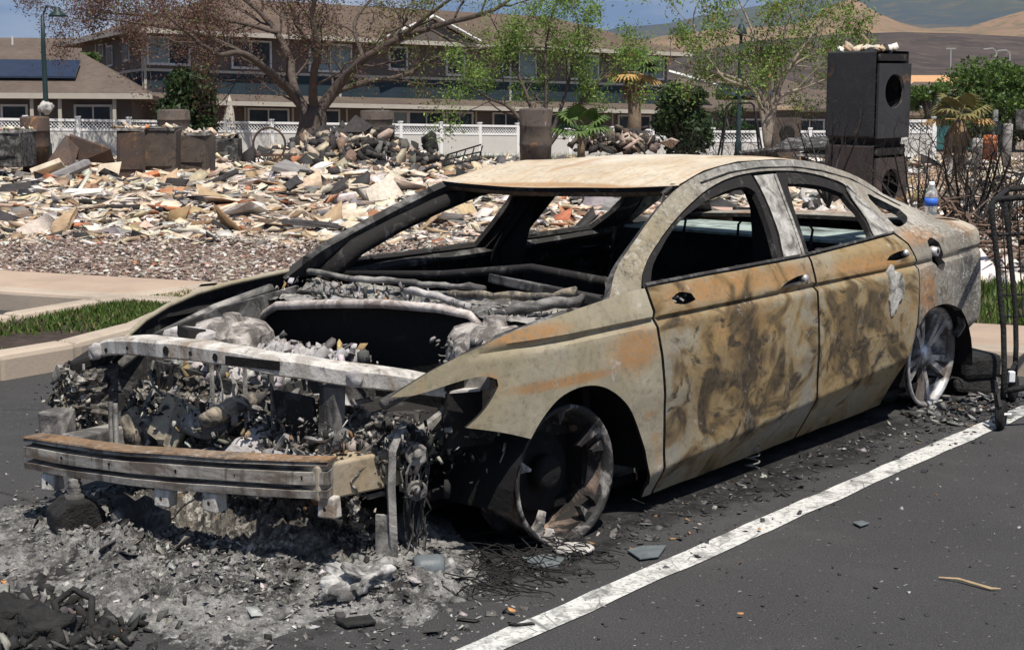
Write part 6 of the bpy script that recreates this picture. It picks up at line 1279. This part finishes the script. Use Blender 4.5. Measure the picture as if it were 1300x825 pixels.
# burnt hedge
hedge = [(1052, 262, 17.0, 'bare burnt shrub before the washing machine'), (1165, 300, 15.0, 'bare burnt shrub right of the washing machine'), (1225, 318, 13.2, 'largest bare burnt shrub with dark stem behind the car tail'), (1262, 312, 14.2, 'bare burnt shrub beside the wire cart'), (1300, 318, 13.4, 'thick burnt shrub behind the wire cart'), (960, 262, 17.5, 'bare burnt shrub seen through the rear window'), (890, 268, 18, 'bare burnt shrub seen through the front window')]
for i, (u, v, d, lb) in enumerate(hedge):
    gg = random.Random(90+i); lims = []
    k = 1 if i not in (2, 4) else 1.15
    hpx = (95 if i not in (5, 6) else 60)*k
    for j in range(8 if i in (1, 2, 3, 4) else 6):
        ax = (j-3.2)*15+gg.uniform(-9, 9); lims.append([(u, v), (u+ax*.4, v-hpx*.35, gg.uniform(-.2, .2)), (u+ax*.8, v-hpx*.7, gg.uniform(-.4, .4)), (u+ax*1.1, v-hpx*gg.uniform(.9, 1.15), gg.uniform(-.6, .6))])
    stems('burnt_shrub', lb, u, v, d, lims, .018 if i != 2 else .024, M['burntbark'], None, 0, None, 90+i, 2, .34, wob=.5, nch=(2, 3), ratio=.7, up=.1)
brm = [(1180, 292, 12.9), (1215, 330, 12.6), (1250, 332, 12.4), (1290, 320, 12.6), (1235, 300, 13.4)]
for i, (u, v, d) in enumerate(brm):
    p = at(u, v, d); p.z = max(p.z, .12); mb = MB(); gg = random.Random(i+300)
    for k in range(22):
        a_ = gg.uniform(0, 6.28); q0 = Vector((gg.gauss(0, .2), gg.gauss(0, .15), gg.uniform(0, .25))); mb.tube([q0, q0+Vector((math.cos(a_)*.2, math.sin(a_)*.1, gg.gauss(0, .05))), q0+Vector((math.cos(a_)*.45, math.sin(a_)*.2, gg.gauss(0, .08)))], [.012, .01, .004], 4)
    o = mb.obj('branch_heap', plain('dead_branches', (.14, .095, .07), .9, .4, 5, .3) if i == 0 else bpy.data.materials['dead_branches']); o.location = p; tag(o, 'heap of dead brown branches under the burnt hedge', 'branches', 'branch heaps under the hedge')
# ------------------------------------------------------------------ wire cart at the edge
ct = empty('wire_cart', gnd(1272, 546), 0); tag(ct, 'black wire cart with tube legs and caster wheel on asphalt', 'cart')
cb = ct.location.copy(); cdp = (cb-Vector((0, 0, CH))).dot(Vector((0, _cp, -_sp)))
def cpx(u, v, dd=0): return at(u, v, cdp+dd)-cb
def cart_side(dx, dy, nm):
    o_ = Vector((dx, dy, 0))
    MB().tube([cpx(1273, 512)+o_, cpx(1275, 470)+o_, cpx(1274, 418)+o_, cpx(1265, 320)+o_, cpx(1259, 270)+o_, cpx(1260, 258)+o_, cpx(1266, 253)+o_, cpx(1300, 251)+o_, cpx(1420, 246, .2)+o_], .0135, 8).obj(nm, M['black'], ct, True)
    cw_ = empty('caster', cpx(1271, 526)+o_); cw_.parent = ct
    MB().lathe([(0, -.014), (.03, -.016), (.055, -.018), (.066, -.012), (.068, 0), (.066, .012), (.055, .018), (.03, .016), (0, .014)], 22, Matrix.Rotation(math.pi/2, 4, 'Y') @ Matrix.Rotation(.5, 4, 'X')).obj('tyre', M['black'], cw_, True)
    MB().prism([(-.03, -.03, 0), (-.03, .04, .09), (-.03, -.02, .1), (-.03, -.06, .05)], (.012, 0, 0)).obj('fork', M['soot_grey'], cw_); MB().tube([(-.04, 0, 0), (.045, 0, 0)], .008, 6).obj('axle_bolt', M['alloy'], cw_)
cart_side(0, 0, 'side_tube'); cart_side(.25, .62, 'side_tube')
mb = MB(); 
for k in range(14): u = 1272+k*9.5; mb.tube([cpx(u, 254), cpx(u+2, 300), cpx(u+8, 402)], .0035, 4)
for v in (298, 340, 375, 402): mb.tube([cpx(1263+(v-254)*.075, v), cpx(1420, v-6, .2)], .0045 if v > 300 else .009, 5)
mb.obj('wire_panel', M['black'], ct)
MB().tube([cpx(1275, 497), cpx(1300, 492), cpx(1420, 480, .1)], .014, 6).obj('base_bar', M['black'], ct, True); MB().tube([cpx(1275, 490)+Vector((0, 0, 0)), cpx(1275, 490)+Vector((.25, .62, 0))], .012, 6).obj('base_bar', M['black'], ct); MB().tube([cpx(1262, 254), cpx(1262, 254)+Vector((.25, .62, 0))], .012, 6).obj('top_bar', M['black'], ct)
MB().box(cpx(1284, 478), (.028, .03, .05)).obj('latch_block', M['vinyl'], ct, False, .004)
M['polegrey'] = plain('pole_grey', (.28, .28, .28), .6, .1, 2, 0)
# things far right beyond the hedge
tf_ = sheet('teal_fence', [(1186, 190), (1186, 160), (1254, 160), (1254, 190)], 60, .05, plain('teal_paint', (.03, .10, .10), .7, .2, 1, 0), 'teal board fence beyond the burnt hedge', 'fence')
for i, (u, v0, v1, d, w, c_, nm, lb) in enumerate([(1278, 158, 195, 34, 12, (.34, .32, .29), 'gas_cylinder', 'pale upright cylinder beyond the burnt hedge'), (1257, 172, 186, 36, 18, (.55, .17, .06), 'orange_tub', 'orange tub beyond the burnt hedge'), (1241, 176, 190, 36, 13, (.5, .47, .42), 'pale_tub', 'pale tub beside the orange tub')]):
    e_ = drum(nm, u, v0, v1, d, w*1.0, plain(nm, c_, .7, .2, 5, .1), lb, 'container')
for i, (u, d, vt, lb) in enumerate([(1264, 60, 140, 'grey utility post right of the brown palm'), (1207, 260, 62, 'far pale mast on the dark slope'), (1265, 240, 66, 'far curved road lamp on the dark slope'), (1282, 250, 68, 'far small road lamp beside the curved lamp')]):
    b_ = at(u, 190 if i == 0 else 100, d); t_ = at(u, vt, d); e_ = empty('utility_post', b_); tag(e_, lb, 'post'); MB().tube([(0, 0, -.5), tuple(t_-b_)], .12 if i else .10, 6).obj('pole', M['polegrey'], e_)
    if i >= 2: MB().tube([tuple(t_-b_), tuple(t_-b_+Vector((-.6, 0, .5))), tuple(t_-b_+Vector((-2.0, 0, .35)))], .12, 5).obj('arm', M['polegrey'], e_)
    elif i == 1: MB().box(tuple(t_-b_), (1.6, .3, .25)).obj('crossarm', M['polegrey'], e_)
    else: MB().box(tuple((t_-b_)*.55+Vector((0, -.1, 0))), (.3, .12, .5)).obj('meter_box', M['lampgreen'], e_)
se = sheet('sign_panel', [(1290, 165), (1290, 140), (1312, 138), (1312, 165)], 30, .06, M['soot_grey'], 'dark panel edge beyond the wire cart', 'panel')
# ------------------------------------------------------------------ hills
def hill(name, sky_, d0, d1, vb, mat, rough, rows=34, us=(-200, 1500), step=8, seed=0):
    V = []; Fc = []; cols_ = [u for u in range(us[0], us[1]+1, step)]; n = len(cols_)
    for j in range(rows):
        t = j/(rows-1)
        for u in cols_:
            vt = lerp_tab(u, sky_); d = d0+(d1-d0)*t; v = vb+(vt-vb)*(t**.9); p = at(u, v, d); nn = mnoise.noise(Vector((u*.012+seed, t*4, seed)))+.5*mnoise.noise(Vector((u*.035+seed, t*9, seed))); p.z += rough*nn*math.sin(math.pi*min(1, t*.98)); V.append(p)
    for j in range(rows-1):
        for i in range(n-1): a = j*n+i; Fc.append((a, a+1, a+n+1, a+n))
    # back slope
    for i, u in enumerate(cols_): p = V[(rows-1)*n+i]; V.append(Vector((p.x*1.25, p.y*1.25, p.z-(d1-d0)*.25)))
    for i in range(n-1): a = (rows-1)*n+i; Fc.append((a, a+1, rows*n+i+1, rows*n+i))
    return struct(link(name, mesh(name, V, Fc), None, mat, True))
def hillmat(name, a, b_, c_, sc):
    q = NT(name, .95, .05); P = q.map(q.W, (sc, sc, sc*3)); n1 = q.noise(P, 1, 7, .62, .4); n2 = q.noise(P, 5, 6, .7); c = q.mix(q.ramp(n1, [(.42, 0), (.58, 1)]), a, b_); c = q.mix(q.ramp(n2, [(.52, 0), (.62, .85)]), c, c_); return q.col(c)
hill('mountain', [(-200, 110), (700, 60), (780, 36), (850, 30), (900, 18), (1000, 2), (1100, -15), (1300, -40), (1500, -60)], 4200, 7000, 70, hillmat('hazy_blue_green_slope', (.045, .062, .075), (.06, .075, .07), (.10, .09, .07), .0016), 25, seed=3)  # blue of the distant haze is mixed into the mountain's base colour
hill('tan_hills', [(-200, 130), (640, 120), (780, 58), (840, 46), (920, 36), (1000, 33), (1030, 24), (1050, 10), (1066, 3), (1080, 0), (1092, 2), (1112, 16), (1140, 28), (1170, 36), (1230, 34), (1300, 14), (1500, -10)], 1900, 2700, 95, hillmat('dry_tan_grass', (.25, .165, .11), (.19, .135, .09), (.11, .105, .07), .006), 14, seed=8)
hill('burnt_slope', [(-200, 135), (760, 130), (860, 70), (960, 52), (1060, 44), (1140, 41), (1220, 43), (1300, 47), (1500, 45)], 420, 1300, 128, hillmat('burnt_ground', (.055, .045, .043), (.075, .06, .055), (.12, .09, .07), .012), 3, seed=5)

# ------------------------------------------------------------------ air
hb = MB().box((0, 1500, 170), (16000, 19000, 760)).obj('haze', None); hb['kind'] = 'stuff'
hm = bpy.data.materials.new('haze_air'); hm.use_nodes = True; ht = hm.node_tree; ht.nodes.clear(); hv = ht.nodes.new('ShaderNodeVolumePrincipled'); ho = ht.nodes.new('ShaderNodeOutputMaterial'); ht.links.new(hv.outputs[0], ho.inputs['Volume'])
hv.inputs['Color'].default_value = (.86, .91, 1, 1); hv.inputs['Density'].default_value = 2.6e-5; hv.inputs['Anisotropy'].default_value = .3; hb.data.materials.append(hm)
